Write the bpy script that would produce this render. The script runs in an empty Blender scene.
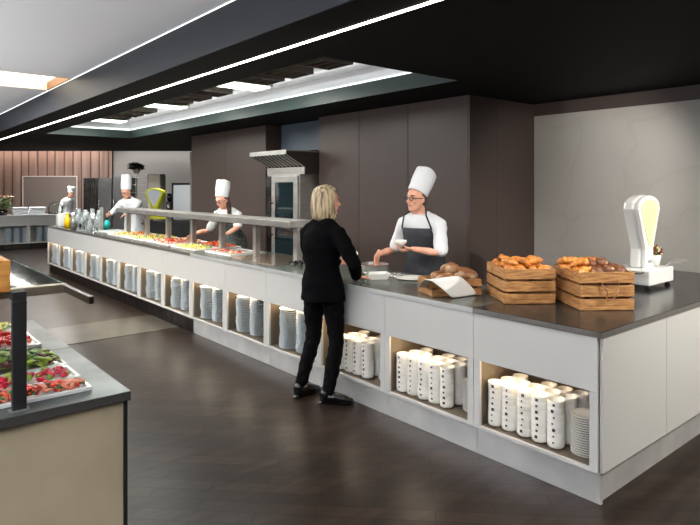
import bpy, math, random
from mathutils import Vector, Matrix
random.seed(7)
C = bpy.context.scene.collection
V = Vector
R_ = math.radians
YAW = R_(40.06); HC = 1.634; FPX = 594.0; CY = 187.47
SY, CYW = math.sin(YAW), math.cos(YAW)

# ------------------------------------------------------------ materials
def srgb(r, g, b):
    f = lambda c: (c/255/12.92) if c/255 <= .04045 else ((c/255+.055)/1.055)**2.4
    return (f(r), f(g), f(b), 1)
def mat(name, col, rough=.5, metal=0, noise=None, bump=0, bscale=20, trans=0, emit=None, estr=0, coat=0, sss=0, ior=1.5, stretch=(1,1,1), ndetail=4, spec=None, alpha=None):
    m = bpy.data.materials.new(name); m.use_nodes = True
    nt = m.node_tree; b = nt.nodes['Principled BSDF']
    if len(col) == 3: col = srgb(*col)
    b.inputs['Base Color'].default_value = col
    b.inputs['Roughness'].default_value = rough
    b.inputs['Metallic'].default_value = metal
    b.inputs['IOR'].default_value = ior
    if trans: b.inputs['Transmission Weight'].default_value = trans
    if coat: b.inputs['Coat Weight'].default_value = coat
    if spec is not None: b.inputs['Specular IOR Level'].default_value = spec
    if alpha is not None: b.inputs['Alpha'].default_value = alpha
    if sss:
        b.inputs['Subsurface Weight'].default_value = sss
        b.inputs['Subsurface Radius'].default_value = (.01, .004, .002)
        b.inputs['Subsurface Scale'].default_value = 1
    if emit:
        b.inputs['Emission Color'].default_value = srgb(*emit); b.inputs['Emission Strength'].default_value = estr
    tc = mp = None
    if noise or bump:
        tc = nt.nodes.new('ShaderNodeTexCoord'); mp = nt.nodes.new('ShaderNodeMapping')
        mp.inputs['Scale'].default_value = stretch
        nt.links.new(tc.outputs['Object'], mp.inputs['Vector'])
    if noise:   # noise = (second colour, scale) mixed with the first
        c2, sc = noise[0], noise[1]
        lo, hi = noise[2:4] if len(noise) > 3 else (.35, .65)
        n = nt.nodes.new('ShaderNodeTexNoise'); n.inputs['Scale'].default_value = sc; n.inputs['Detail'].default_value = ndetail
        r = nt.nodes.new('ShaderNodeValToRGB')
        r.color_ramp.elements[0].position = lo; r.color_ramp.elements[1].position = hi
        r.color_ramp.elements[0].color = col; r.color_ramp.elements[1].color = srgb(*c2) if len(c2) == 3 else c2
        nt.links.new(mp.outputs[0], n.inputs['Vector']); nt.links.new(n.outputs['Fac'], r.inputs['Fac'])
        nt.links.new(r.outputs['Color'], b.inputs['Base Color'])
    if bump:
        n = nt.nodes.new('ShaderNodeTexNoise'); n.inputs['Scale'].default_value = bscale; n.inputs['Detail'].default_value = 3
        bp = nt.nodes.new('ShaderNodeBump'); bp.inputs['Strength'].default_value = bump; bp.inputs['Distance'].default_value = .01
        nt.links.new(mp.outputs[0], n.inputs['Vector']); nt.links.new(n.outputs['Fac'], bp.inputs['Height'])
        nt.links.new(bp.outputs[0], b.inputs['Normal'])
    return m
M = {}
M['panel'] = mat('warm_white_laminate', (192, 191, 187), .38)
M['panel_beige'] = mat('beige_laminate', (176, 163, 136), .45, noise=((166, 152, 126), 3))
M['niche'] = mat('niche_lining', (122, 110, 95), .35, .4)
M['steel'] = mat('brushed_steel', (190, 187, 182), .3, .7, noise=((174, 171, 166), 5), stretch=(1, 1, 3))
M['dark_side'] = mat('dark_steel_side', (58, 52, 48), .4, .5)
M['plain'] = mat('warm_grey_wall', (168, 164, 160), .7)
M['blackhead'] = mat('dark_pan', (60, 58, 56), .3, .6)
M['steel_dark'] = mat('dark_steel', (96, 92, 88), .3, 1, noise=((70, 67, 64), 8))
M['chrome'] = mat('polished_steel', (225, 225, 222), .16, .8)
M['worktop'] = mat('grey_worktop', (122, 126, 120), .26, .6, noise=((106, 111, 105), 4))
M['worktop_edge'] = mat('worktop_edge', (205, 206, 204), .3, .3)
M['edge_mid'] = mat('edge_mid', (112, 108, 104), .3, .3)
M['worktop_dark'] = mat('dark_worktop', (36, 36, 34), .2, .0, noise=((45, 45, 43), 5), spec=.35)
M['dark_edge'] = mat('dark_edge', (62, 60, 58), .35, .1)
M['cabinet'] = mat('brown_lacquer', (70, 58, 54), .4, spec=.3)
M['wall_taupe'] = mat('taupe_wall', (96, 90, 84), .8)
M['plinth_steel'] = mat('plinth_steel', (214, 213, 210), .3, .45, noise=((196, 196, 194), 4))
M['louvre'] = mat('bronze_louvre', (112, 102, 94), .5)
M['black'] = mat('matt_black', (14, 14, 15), .6)
M['soffit'] = mat('black_ceiling_paint', (9, 9, 10), .7, spec=.12)
M['fascia'] = mat('charcoal_fascia', (30, 33, 39), .55, spec=.3)
M['green_fascia'] = mat('dark_green_fascia', (46, 60, 58), .45)
M['ceiling'] = mat('white_ceiling', (240, 240, 243), .9)
M['white'] = mat('white_enamel', (236, 236, 232), .25, coat=.3)
M['porcelain'] = mat('porcelain', (232, 230, 222), .22, coat=.2)
M['plate'] = mat('stoneware_plate', (214, 222, 226), .3, coat=.1)
M['plate_blue'] = mat('blue_grey_plate', (196, 208, 216), .35)
M['mark'] = mat('brown_square_print', (66, 40, 40), .5)
M['led'] = mat('led_strip', (255, 250, 240), .5, emit=(255, 246, 228), estr=9)
M['led_cool'] = mat('led_tube', (235, 250, 235), .5, emit=(226, 246, 222), estr=3.5)
M['led_slot'] = mat('slot_diffuser', (255, 246, 225), .5, emit=(255, 238, 205), estr=3.2)
M['led_edge'] = mat('led_edge', (240, 245, 240), .5, emit=(235, 245, 240), estr=1.3)
M['led_warm'] = mat('led_warm', (255, 210, 150), .5, emit=(255, 190, 120), estr=6)
M['skin'] = mat('skin', (228, 172, 146), .5, sss=.12, noise=((214, 152, 126), 14))
M['lips'] = mat('lips', (170, 90, 82), .45)
M['eye'] = mat('eye_white', (225, 222, 215), .2)
M['iris'] = mat('iris', (50, 36, 28), .2)
M['cloth_white'] = mat('white_cotton', (222, 224, 227), .85, bump=.3, bscale=30)
M['cloth_navy'] = mat('navy_cloth', (26, 28, 44), .85)
M['cloth_black'] = mat('black_wool', (6, 6, 8), .95, bump=.15, bscale=40, spec=.06)
M['trouser'] = mat('black_speckled_trousers', (8, 7, 9), .85, noise=((48, 38, 36), 60, .62, .72), spec=.08)
M['apron'] = mat('charcoal_apron', (48, 50, 54), .85, noise=((40, 42, 46), 30), bump=.3, bscale=25)
M['apron_pat'] = mat('patterned_apron', (58, 66, 64), .85, noise=((140, 148, 142), 70, .55, .62))
M['leather'] = mat('black_leather', (14, 13, 14), .22)
M['blonde'] = mat('blonde_hair', (206, 186, 150), .5, noise=((96, 72, 48), 60, .44, .62), stretch=(1, 1, .07), bump=.6, bscale=70)
M['hair_dark'] = mat('dark_brown_hair', (46, 30, 24), .45, noise=((74, 50, 38), 40), stretch=(1, 1, .1))
M['hair_brown'] = mat('brown_hair', (70, 50, 38), .6)
M['glasses'] = mat('dark_spectacles', (30, 22, 22), .3)
M['pine'] = mat('oiled_pine', (198, 148, 92), .5, noise=((128, 80, 42), 7, .32, .68), stretch=(1.4, 1.4, 12), bump=.25, bscale=24)
M['pine_dark'] = mat('crate_post', (120, 78, 40), .55)
M['oak'] = mat('honey_wood', (206, 146, 74), .45, noise=((176, 114, 52), 6), stretch=(1, 8, 8))
M['roll'] = mat('golden_crust', (224, 146, 62), .42, noise=((146, 74, 26), 14, .35, .7), bump=.4, bscale=40)
M['croissant'] = mat('croissant_crust', (226, 148, 66), .4, noise=((150, 78, 26), 26, .4, .7), bump=.4, bscale=50)
M['darkroll'] = mat('dark_crust', (104, 60, 32), .5, noise=((205, 160, 108), 20, .6, .68), bump=.5, bscale=40)
M['loaf'] = mat('floury_crust', (128, 80, 44), .7, noise=((214, 190, 156), 14, .5, .72), bump=.5, bscale=30)
def glass_mat():
    m = bpy.data.materials.new('clear_glass'); m.use_nodes = True; nt = m.node_tree; nt.nodes.clear()
    o = nt.nodes.new('ShaderNodeOutputMaterial'); t = nt.nodes.new('ShaderNodeBsdfTransparent'); t.inputs[0].default_value = (.93, .97, .96, 1)
    g = nt.nodes.new('ShaderNodeBsdfGlossy'); g.inputs['Roughness'].default_value = .04; f = nt.nodes.new('ShaderNodeLayerWeight'); f.inputs[0].default_value = .15
    x = nt.nodes.new('ShaderNodeMixShader'); nt.links.new(f.outputs['Fresnel'], x.inputs[0]); nt.links.new(t.outputs[0], x.inputs[1]); nt.links.new(g.outputs[0], x.inputs[2]); nt.links.new(x.outputs[0], o.inputs[0]); return m
M['glass'] = glass_mat()
M['smoked'] = mat('smoked_glass', (20, 22, 24), .05, .0, spec=.9)
M['glass_edge'] = mat('green_glass_edge', (70, 150, 130), .1, trans=.5)
M['dial'] = mat('dial_card', (226, 232, 178), .5)
M['dialink'] = mat('dial_ink', (130, 130, 95), .6)
M['lime'] = mat('lime_enamel', (204, 210, 40), .3)
M['yellow'] = mat('yellow_plastic', (240, 196, 20), .3)
M['teal'] = mat('teal_plastic', (30, 170, 165), .3)
M['bowlfood'] = mat('pan_sauce', (120, 60, 30), .4)
M['leaf'] = mat('green_leaf', (88, 124, 44), .5, noise=((34, 60, 26), 10))
M['leaf_dark'] = mat('dark_leaf', (34, 50, 30), .55, noise=((20, 30, 20), 10))
M['lettuce'] = mat('lettuce', (176, 200, 76), .5, noise=((104, 146, 44), 9))
M['lettuce_red'] = mat('red_lettuce', (92, 30, 42), .5)
M['tomato'] = mat('tomato_red', (206, 44, 26), .25)
M['radish'] = mat('radish_pink', (190, 20, 52), .3)
M['salmon'] = mat('cured_meat', (214, 92, 62), .4, noise=((236, 150, 120), 20))
M['carrot'] = mat('orange_food', (232, 104, 30), .45)
M['cheese'] = mat('yellow_food', (240, 206, 96), .5)
M['cream'] = mat('pale_food', (238, 216, 170), .5)
M['herb'] = mat('dried_red_herb', (120, 58, 44), .7)
M['paper'] = mat('white_paper', (226, 226, 224), .7)
M['dark_glass'] = mat('oven_glass', (24, 36, 40), .06, spec=.8)
M['blue_panel'] = mat('slate_blue_panel', (62, 72, 84), .4)
M['cream_box'] = mat('cream_board', (214, 208, 198), .6)
M['silver_panel'] = mat('silver_panel', (190, 194, 200), .35, .5)
M['fridge'] = mat('fridge_steel', (120, 118, 116), .3, .9)

def floor_mat():
    m = bpy.data.materials.new('dark_wood_floor'); m.use_nodes = True; nt = m.node_tree; b = nt.nodes['Principled BSDF']; L = nt.links.new
    tc = nt.nodes.new('ShaderNodeTexCoord')
    def mp(rot, sc):
        q = nt.nodes.new('ShaderNodeMapping'); q.inputs['Rotation'].default_value = (0, 0, R_(rot)); q.inputs['Scale'].default_value = sc; q.inputs['Location'].default_value = (.13, .27, .41); L(tc.outputs['Object'], q.inputs[0]); return q
    br = nt.nodes.new('ShaderNodeTexBrick'); br.inputs['Scale'].default_value = 1
    br.inputs['Brick Width'].default_value = .6; br.inputs['Row Height'].default_value = .1; br.inputs['Mortar Size'].default_value = .003
    br.inputs['Color1'].default_value = srgb(54, 43, 36); br.inputs['Color2'].default_value = srgb(38, 30, 26); br.inputs['Mortar'].default_value = srgb(22, 17, 15)
    L(mp(45, (1, 1, 1)).outputs[0], br.inputs['Vector'])
    n = nt.nodes.new('ShaderNodeTexNoise'); n.inputs['Scale'].default_value = 2; n.inputs['Detail'].default_value = 5; L(mp(45, (1, 9, 1)).outputs[0], n.inputs['Vector'])
    rp = nt.nodes.new('ShaderNodeValToRGB'); rp.color_ramp.elements[0].color = (.45, .45, .45, 1); rp.color_ramp.elements[1].color = (1, 1, 1, 1)
    rp.color_ramp.elements[0].position = .3; rp.color_ramp.elements[1].position = .7; L(n.outputs['Fac'], rp.inputs['Fac'])
    mx = nt.nodes.new('ShaderNodeMixRGB'); mx.blend_type = 'MULTIPLY'; mx.inputs['Fac'].default_value = .9
    L(br.outputs['Color'], mx.inputs[1]); L(rp.outputs['Color'], mx.inputs[2]); L(mx.outputs[0], b.inputs['Base Color'])
    b.inputs['Roughness'].default_value = .3; b.inputs['Specular IOR Level'].default_value = .1
    return m
M['floor'] = floor_mat()
M['stone'] = mat('grey_stone_floor', (72, 67, 58), .3, noise=((60, 56, 49), 4), spec=.2)
def vein_mat(name, c, c2):
    m = mat(name, c, .35); nt = m.node_tree; b = nt.nodes['Principled BSDF']; L = nt.links.new
    tc = nt.nodes.new('ShaderNodeTexCoord'); n = nt.nodes.new('ShaderNodeTexNoise'); n.inputs['Scale'].default_value = .9; n.inputs['Detail'].default_value = 8; n.inputs['Distortion'].default_value = .6
    r = nt.nodes.new('ShaderNodeValToRGB'); e = r.color_ramp.elements
    e[0].position = .35; e[0].color = srgb(*c); e[1].position = .65; e[1].color = srgb(*[min(255, int(v*1.04)) for v in c])
    k = e.new(.485); k.color = srgb(*c); k = e.new(.5); k.color = srgb(*c2); k = e.new(.51); k.color = srgb(*c)
    L(tc.outputs['Object'], n.inputs['Vector']); L(n.outputs['Fac'], r.inputs['Fac']); L(r.outputs['Color'], b.inputs['Base Color'])
    return m
M['marble'] = vein_mat('grey_marble_wall', (166, 162, 154), (162, 157, 149))
def curtain_mat():
    m = mat('rippled_copper_cladding', (140, 118, 108), .45, .1); nt = m.node_tree; b = nt.nodes['Principled BSDF']; L = nt.links.new
    tc = nt.nodes.new('ShaderNodeTexCoord'); mp = nt.nodes.new('ShaderNodeMapping'); mp.inputs['Rotation'].default_value = (0, 0, YAW); mp.inputs['Scale'].default_value = (1, 1, .12)
    n = nt.nodes.new('ShaderNodeTexWave'); n.wave_type = 'BANDS'; n.bands_direction = 'X'; n.inputs['Scale'].default_value = 1.15; n.inputs['Distortion'].default_value = 2.2; n.inputs['Detail'].default_value = 2; n.inputs['Detail Scale'].default_value = 1.4
    r = nt.nodes.new('ShaderNodeValToRGB'); e = r.color_ramp.elements; e[0].position = .0; e[0].color = srgb(74, 56, 50); e[1].position = .12; e[1].color = srgb(140, 118, 108)
    L(tc.outputs['Object'], mp.inputs[0]); L(mp.outputs[0], n.inputs['Vector']); L(n.outputs['Fac'], r.inputs['Fac']); L(r.outputs['Color'], b.inputs['Base Color'])
    return m
M['curtain'] = curtain_mat()

# ------------------------------------------------------------ mesh builder
class MB:
    def __init__(s): s.v = []; s.f = []; s.mi = []; s.sm = []; s.T = Matrix()
    def add(s, vs, fs, mi=0, smooth=False):
        k = len(s.v); s.v += [tuple(s.T @ V(p)) for p in vs]
        for f in fs: s.f.append(tuple(i+k for i in f)); s.mi.append(mi); s.sm.append(smooth)
    def box(s, x0, x1, y0, y1, z0, z1, mi=0):
        if x0 > x1: x0, x1 = x1, x0
        if y0 > y1: y0, y1 = y1, y0
        if z0 > z1: z0, z1 = z1, z0
        s.add([(x0,y0,z0),(x1,y0,z0),(x1,y1,z0),(x0,y1,z0),(x0,y0,z1),(x1,y0,z1),(x1,y1,z1),(x0,y1,z1)],
              [(3,2,1,0),(4,5,6,7),(0,1,5,4),(1,2,6,5),(2,3,7,6),(3,0,4,7)], mi)
    def prism(s, poly, z0, z1, mi=0):      # poly in xy (ccw), extruded along z
        n = len(poly)
        s.add([(x,y,z0) for x,y in poly]+[(x,y,z1) for x,y in poly],
              [tuple(range(n))[::-1], tuple(range(n,2*n))]+[(i,(i+1)%n,n+(i+1)%n,n+i) for i in range(n)], mi)
    def lathe(s, prof, n=24, mi=0, c=(0,0,0), rfun=None):
        vs = []; fs = []
        for r, z in prof:
            for i in range(n):
                a = 2*math.pi*i/n; q = r*(rfun(a, z) if rfun else 1)
                vs.append((c[0]+q*math.cos(a), c[1]+q*math.sin(a), c[2]+z))
        for j in range(len(prof)-1):
            for i in range(n):
                a, b = j*n+i, j*n+(i+1)%n; fs.append((a, b, b+n, a+n))
        if prof[0][0] > 1e-6: fs.append(tuple(range(n))[::-1])
        if prof[-1][0] > 1e-6: fs.append(tuple((len(prof)-1)*n+i for i in range(n)))
        s.add(vs, fs, mi, True)
    def tube(s, pts, rad, n=12, mi=0, caps=True, flat=None):   # flat = (normal, factor) squashes the cross-section
        pts = [V(p) for p in pts]
        if not isinstance(rad, (list, tuple)): rad = [rad]*len(pts)
        rings = []
        u = None; P = []; Rr = []; D = []
        for i, p in enumerate(pts):
            d = (pts[min(i+1, len(pts)-1)]-pts[max(i-1, 0)]).normalized(); D.append(d)
        seq = []
        if caps:
            for k in (.0, .5, .87):
                seq.append((pts[0]-D[0]*rad[0]*math.cos(math.asin(k)) if k else pts[0]-D[0]*rad[0], rad[0]*max(k, .02), D[0]))
        for p, r, d in zip(pts, rad, D): seq.append((p, r, d))
        if caps:
            for k in (.87, .5, .0):
                seq.append((pts[-1]+D[-1]*rad[-1]*math.cos(math.asin(k)), rad[-1]*max(k, .02), D[-1]))
        vs = []; fs = []
        for p, r, d in seq:
            if u is None: u = d.orthogonal().normalized()
            u = (u-d*u.dot(d)); u = u.normalized() if u.length > 1e-6 else d.orthogonal().normalized()
            w = d.cross(u)
            for i in range(n):
                a = 2*math.pi*i/n; o = (u*math.cos(a)+w*math.sin(a))*r
                if flat: o = o-flat[0]*o.dot(flat[0])*(1-flat[1])
                vs.append(tuple(p+o))
        for j in range(len(seq)-1):
            for i in range(n):
                a, b = j*n+i, j*n+(i+1)%n; fs.append((a, b, b+n, a+n))
        fs.append(tuple(range(n))[::-1]); fs.append(tuple((len(seq)-1)*n+i for i in range(n)))
        s.add(vs, fs, mi, True)
    def loft(s, secs, n=24, mi=0, cap=True):     # secs: (cx,cy,cz,rx,ry) horizontal ellipses
        vs = []; fs = []
        for cx, cy, cz, rx, ry in secs:
            for i in range(n):
                a = 2*math.pi*i/n
                vs.append((cx+rx*math.cos(a), cy+ry*math.sin(a), cz))
        for j in range(len(secs)-1):
            for i in range(n):
                a, b = j*n+i, j*n+(i+1)%n; fs.append((a, b, b+n, a+n))
        if cap: fs.append(tuple(range(n))[::-1]); fs.append(tuple((len(secs)-1)*n+i for i in range(n)))
        s.add(vs, fs, mi, True)
    def ball(s, c, r, n=12, mi=0):
        rx, ry, rz = r if isinstance(r, (tuple, list)) else (r, r, r)
        m = n//2
        s.loft([(c[0], c[1], c[2]-rz*math.cos(math.pi*(j+.02)/(m+.04)), max(rx*math.sin(math.pi*(j+.02)/(m+.04)), 1e-5), max(ry*math.sin(math.pi*(j+.02)/(m+.04)), 1e-5)) for j in range(m+1)], n, mi)
    def build(s, name, mats, parent=None, bevel=0, remesh=0, smooth=0, disp=None, solid=0, loc=None, sub=0):
        me = bpy.data.meshes.new(name); me.from_pydata(s.v, [], s.f)
        if not isinstance(mats, (list, tuple)): mats = [mats]
        for m in mats: me.materials.append(M[m] if isinstance(m, str) else m)
        me.polygons.foreach_set('material_index', s.mi); me.polygons.foreach_set('use_smooth', s.sm); me.update()
        o = bpy.data.objects.new(name, me); C.objects.link(o)
        if parent: o.parent = parent
        if loc: o.location = loc
        if solid:
            q = o.modifiers.new('solid', 'SOLIDIFY'); q.thickness = solid; q.offset = 0
        if sub:
            q = o.modifiers.new('sub', 'SUBSURF'); q.levels = sub; q.render_levels = sub
        if remesh:
            q = o.modifiers.new('remesh', 'REMESH'); q.mode = 'VOXEL'; q.voxel_size = remesh; q.use_smooth_shade = True
        if smooth:
            q = o.modifiers.new('smooth', 'SMOOTH'); q.iterations = smooth; q.factor = .5
        if disp:
            t = bpy.data.textures.new(name+'_folds', 'CLOUDS'); t.noise_scale = disp[1]
            q = o.modifiers.new('folds', 'DISPLACE'); q.texture = t; q.strength = disp[0]; q.mid_level = .5; q.texture_coords = 'LOCAL'
        if bevel:
            q = o.modifiers.new('bevel', 'BEVEL'); q.width = bevel; q.segments = 2; q.limit_method = 'ANGLE'; q.angle_limit = R_(40)
        return o
def box_(name, dims, m, parent=None, bevel=0):
    b = MB(); b.box(*dims); return b.build(name, m, parent, bevel=bevel)
def tag(o, label=None, cat=None, group=None, kind=None):
    if label: o['label'] = label
    if cat: o['category'] = cat
    if group: o['group'] = group
    if kind: o['kind'] = kind
    return o
def thing(name, label, cat, loc=(0,0,0), rz=0, group=None):
    o = bpy.data.objects.new(name, None); o.empty_display_size = .1; C.objects.link(o)
    o.location = loc; o.rotation_euler = (0, 0, rz)
    return tag(o, label, cat, group)
def struct(o): o['kind'] = 'structure'; return o
def kids(o): return [c for c in bpy.data.objects if c.parent == o]
def dup(root, loc, rz=None, label=None, group=None):
    def rec(o, par):
        c = o.copy(); C.objects.link(c)
        if par: c.parent = par
        for ch in kids(o): rec(ch, c)
        return c
    r = rec(root, None); r.location = loc
    if rz is not None: r.rotation_euler = (r.rotation_euler[0], r.rotation_euler[1], rz)
    if label: r['label'] = label
    if group: r['group'] = group
    return r
def at(px, py, X=None, Y=None, Z=None, F=None):
    a = (px-350)/FPX; b = (CY-py)/FPX
    dx = SY+a*CYW; dy = CYW-a*SY
    t = X/dx if X is not None else Y/dy if Y is not None else (Z-HC)/b if Z is not None else F
    return V((t*dx, t*dy, HC+t*b))
FACE = -YAW      # rotation of things that squarely face the camera axis (local -Y towards the camera)
def lamp(kind, name, loc, energy, color=(1,1,1), size=.3, size_y=None, rot=(0,0,0), spot=60, blend=.5):
    l = bpy.data.lights.new(name, kind); l.energy = energy; l.color = color
    if kind == 'AREA':
        l.size = size
        if size_y: l.shape = 'RECTANGLE'; l.size_y = size_y
    elif kind == 'SPOT': l.spot_size = R_(spot); l.spot_blend = blend; l.shadow_soft_size = size
    else: l.shadow_soft_size = size
    o = bpy.data.objects.new(name, l); o.location = loc; o.rotation_euler = rot; C.objects.link(o); return o

# ------------------------------------------------------------ camera
cd = bpy.data.cameras.new('camera'); cam = bpy.data.objects.new('camera', cd); C.objects.link(cam)
cam.location = (0, 0, HC); cam.rotation_euler = (R_(90), 0, -YAW)
cd.sensor_width = 36; cd.lens = FPX/700*36; cd.shift_y = (CY-262.5)/700; cd.clip_start = .05
bpy.context.scene.camera = cam
vs_ = bpy.context.scene.view_settings
vs_.view_transform = 'Standard'; vs_.look = 'None'; vs_.gamma = 1; vs_.use_curve_mapping = False; vs_.exposure = 0.0

# ------------------------------------------------------------ key dimensions
X0, Y0, CW = 2.916, 1.506, .789
XB = 3.66                        # back of the long counter
YE = Y0+14*CW                    # far end
ZW, ZL, ZP = .9, .866, .17
XR = 5.59; ZS = 2.52; ZG = 2.793; XF = 1.827
HX0, HX1, HY0, HY1 = 2.451, 3.862, 3.194, 10.72
YC = 3.607; XC = 4.502
def FR(F, R): return (F*SY+R*CYW, F*CYW-R*SY)
def FP(F, px): return FR(F, (px-350)/FPX*F)

# ------------------------------------------------------------ room shell
FB = 18.8
far_l = FR(FB, -17); far_r = FR(FB, 6)
b = MB(); b.prism([(-5,-4),(XR+.1,-4),(XR+.1,12),FR(FB+.1,-2),FR(FB+.1,-17),(-5,20)], -.1, 0)
struct(b.build('floor', 'floor'))
b = MB(); b.box(-4.99, X0+.03, 6.60, 7.48, -.005, .004); struct(b.build('trim_1', 'stone'))
# back wall, squarely facing the camera axis
def fwall(name, R0, R1, z0, z1, m, F=FB, th=.1):
    b = MB(); b.prism([FR(F,R0),FR(F,R1),FR(F+th,R1),FR(F+th,R0)][::1], z0, z1); return struct(b.build(name, m))
Rp = lambda px, F: (px-350)/FPX*F
fwall('wall_back', Rp(113, FB), 5, 0, 3.0, 'plain')
# rippled cladding: real waves
def cladding():
    b = MB(); n = 260; R0, R1 = -16.5, Rp(113, FB)-.001; vs = []; fs = []
    for i in range(n+1):
        R = R0+(R1-R0)*i/n; d = .015*math.sin(R*21)+.012*math.sin(R*9.7+1)
        for z in (0, 3.0):
            x, y = FR(FB-.06+d, R); vs.append((x, y, z))
    for z in (0, 3.0):
        for R in (R1, R0): x, y = FR(FB+.05, R); vs.append((x, y, z))
    for i in range(n): fs.append((2*i, 2*i+2, 2*i+3, 2*i+1))
    b.add(vs, fs, 0, True); return struct(b.build('wall_left_back', 'curtain'))
cladding()
bx = box_('wall_right', (XR, XR+.1, -4, 12, 0, 2.392), 'marble'); struct(bx)
struct(box_('trim_2', (XR-.004, XR+.1, -4, YC, 2.392, ZS), 'cabinet'))
struct(box_('wall_left', (-5.1, -5, -4, 20, 0, ZG), 'wall_taupe'))
struct(box_('wall_front', (-5, XR, -4.1, -4, 0, ZG), 'wall_taupe'))
# white ceiling with the light slot cut in
SX0, SY0, SY1 = -1.6, 6.75, 7.75
b = MB(); b.box(-5, XF, -4, SY0, ZG, ZG+.06); b.box(-5, SX0, SY0, SY1, ZG, ZG+.06); b.box(-5, XF, SY1, 20, ZG, ZG+.06)
struct(b.build('ceiling', 'ceiling'))
sl = thing('recessed_ceiling_light', 'long glowing recessed slot light with wooden end in the white ceiling', 'ceiling light', (0, 0, ZG))
b = MB(); b.box(SX0, 1.79, SY0+.02, SY1-.02, .10, .12); b.build('diffuser', 'led_slot', sl)
b = MB(); b.box(SX0-.03, SX0, SY0, SY1, 0, .14); b.box(SX0, XF-.002, SY0, SY0+.02, 0, .14); b.box(SX0, XF-.002, SY1-.02, SY1, 0, .14)
b.build('frame', 'cream_box', sl)
b = MB(); b.box(1.79, XF-.002, SY0+.02, SY1-.02, .0, .14); b.build('wooden_end', 'pine_dark', sl)
# black dropped soffit with the service opening
fe = 14.45   # far edge of the soffit, square to the camera axis
def ypt(X, F): return (F-X*SY)/CYW
b = MB()
b.box(XF, XR, -4, HY0, ZS, ZG)
b.box(XF, HX0, HY0, HY1, ZS, ZG)
b.box(HX1, XR, HY0, HY1, ZS, ZG)
b.prism([(XF, HY1), (XR, HY1), (XR, ypt(XR, fe) if ypt(XR, fe) > HY1+.1 else HY1+.1), (XF, ypt(XF, fe))], ZS, ZG)
b.prism([(XF, ypt(XF, fe)-.9), (XF, ypt(XF, fe)), (-5, ypt(-5, fe)), (-5, ypt(-5, fe)-.9)], ZS, ZG-.001)
b.prism([(XR, HY1+.01), (9.0, HY1+.01), (9.0, ypt(9.0, fe) if ypt(9.0, fe) > HY1+.1 else HY1+.1), (XR, ypt(XR, fe))], ZS, ZG)
struct(b.build('ceiling_soffit', 'soffit'))
struct(box_('trim_3', (XF-.012, XF-.001, -4, ypt(XF, fe)-1, ZS, ZG-.001), 'fascia'))
struct(box_('trim_4', (XF-.018, XF-.012, -4, 14, ZG-.005, ZG-.001), 'led_edge'))
b = MB(); b.box(HX1-.012, HX1-.001, HY0+.001, HY1-.001, ZS+.001, 2.665); b.box(HX0+.001, HX1-.013, HY1-.012, HY1-.001, ZS+.001, 2.665)
b.box(HX0+.001, HX1-.013, HY0+.001, HY0+.012, ZS+.001, 2.665); b.box(HX0+.001, HX0+.012, HY0+.013, HY1-.013, ZS+.001, 2.665)
struct(b.build('trim_5', 'green_fascia'))
b = MB(); b.box(HX1-.010, HX1-.001, HY0+.001, HY1-.001, 2.676, 2.799); b.box(HX0+.001, HX1-.011, HY1-.010, HY1-.001, 2.676, 2.799); struct(b.build('trim_6', 'ceiling'))
b = MB(); b.box(HX0-.3, HX1+.3, HY0-.3, HY1+.3, 2.80, 2.86); struct(b.build('ceiling_recess', 'ceiling'))
struct(box_('ceiling_upper', (XF+.02, 9, 11.1, 13, 2.80, 2.86), 'soffit'))
b = MB(); b.prism([FR(fe-.2,-17),FR(fe-.2,6),FR(FB+.1,6),FR(FB+.1,-17)], 2.98, 3.04); struct(b.build('ceiling_back', 'soffit'))
# LED lines
le = box_('led_strip', (2.108, 2.136, -3.9, 15.5, ZS-.003, ZS-.0002), 'led'); tag(le, 'long thin glowing LED line running the length of the black ceiling', 'led light')
b = MB(); b.box(HX1-.022, HX1-.013, HY0+.02, HY1-.02, 2.660, 2.672); b.box(HX0+.02, HX1-.03, HY1-.03, HY1-.013, 2.655, 2.675)
tag(b.build('led_strip', 'led_edge'), 'thin white LED line around the upper rim of the ceiling opening', 'led light')
# grilles and tube lights inside the opening
def grille(y, lab):
    t = thing('ceiling_grille', lab, 'air grille', (2.88, y, 2.72), 0, 'dark slatted grilles inside the ceiling opening')
    b = MB(); w, d = .42, .17
    b.box(-w, w, -d, -d+.03, -.03, .03); b.box(-w, w, d-.03, d, -.03, .03); b.box(-w, -w+.03, -d+.03, d-.03, -.03, .03); b.box(w-.03, w, -d+.03, d-.03, -.03, .03)
    b.build('frame', 'louvre', t)
    b = MB()
    for k in range(8): b.box(-w+.07+k*.1-.011, -w+.07+k*.1+.011, -d+.03, d-.03, -.02, .02)
    b.build('slats', 'louvre', t)
    b = MB(); b.box(-w+.1, -w+.13, -d+.1, -d+.13, .03, .08); b.box(w-.13, w-.1, d-.13, d-.1, .03, .08); b.build('hanger', 'louvre', t)
gy = [4.05, 4.62, 5.1, 6.15, 6.65, 7.15, 8.3, 8.8, 9.3]
words = ['first', 'second', 'third', 'fourth', 'fifth', 'sixth', 'seventh', 'eighth', 'ninth', 'tenth', 'eleventh', 'twelfth', 'thirteenth', 'fourteenth', 'fifteenth', 'sixteenth']
for i, y in enumerate(gy): grille(y, 'dark slatted metal grille in the ceiling opening, %s from its near end' % words[i])
for i, y in enumerate([5.62, 7.68, 9.95]):
    t = thing('panel_light', 'bright greenish light panel in the ceiling opening, %s' % ['nearest of the three', 'middle one of the three', 'farthest of the three'][i], 'ceiling light', (2.95, y, 2.72), 0, 'light panels in the ceiling opening')
    box_('housing', (-.55, .55, -.17, .17, .005, .08), 'cream_box', t)
    box_('diffuser', (-.52, .52, -.15, .15, -.01, .004), 'led_cool', t)
    lamp('AREA', 'panel_lamp', (2.95, y, 2.70), 26, (.97, 1, .95), 1.0, .26)

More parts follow.
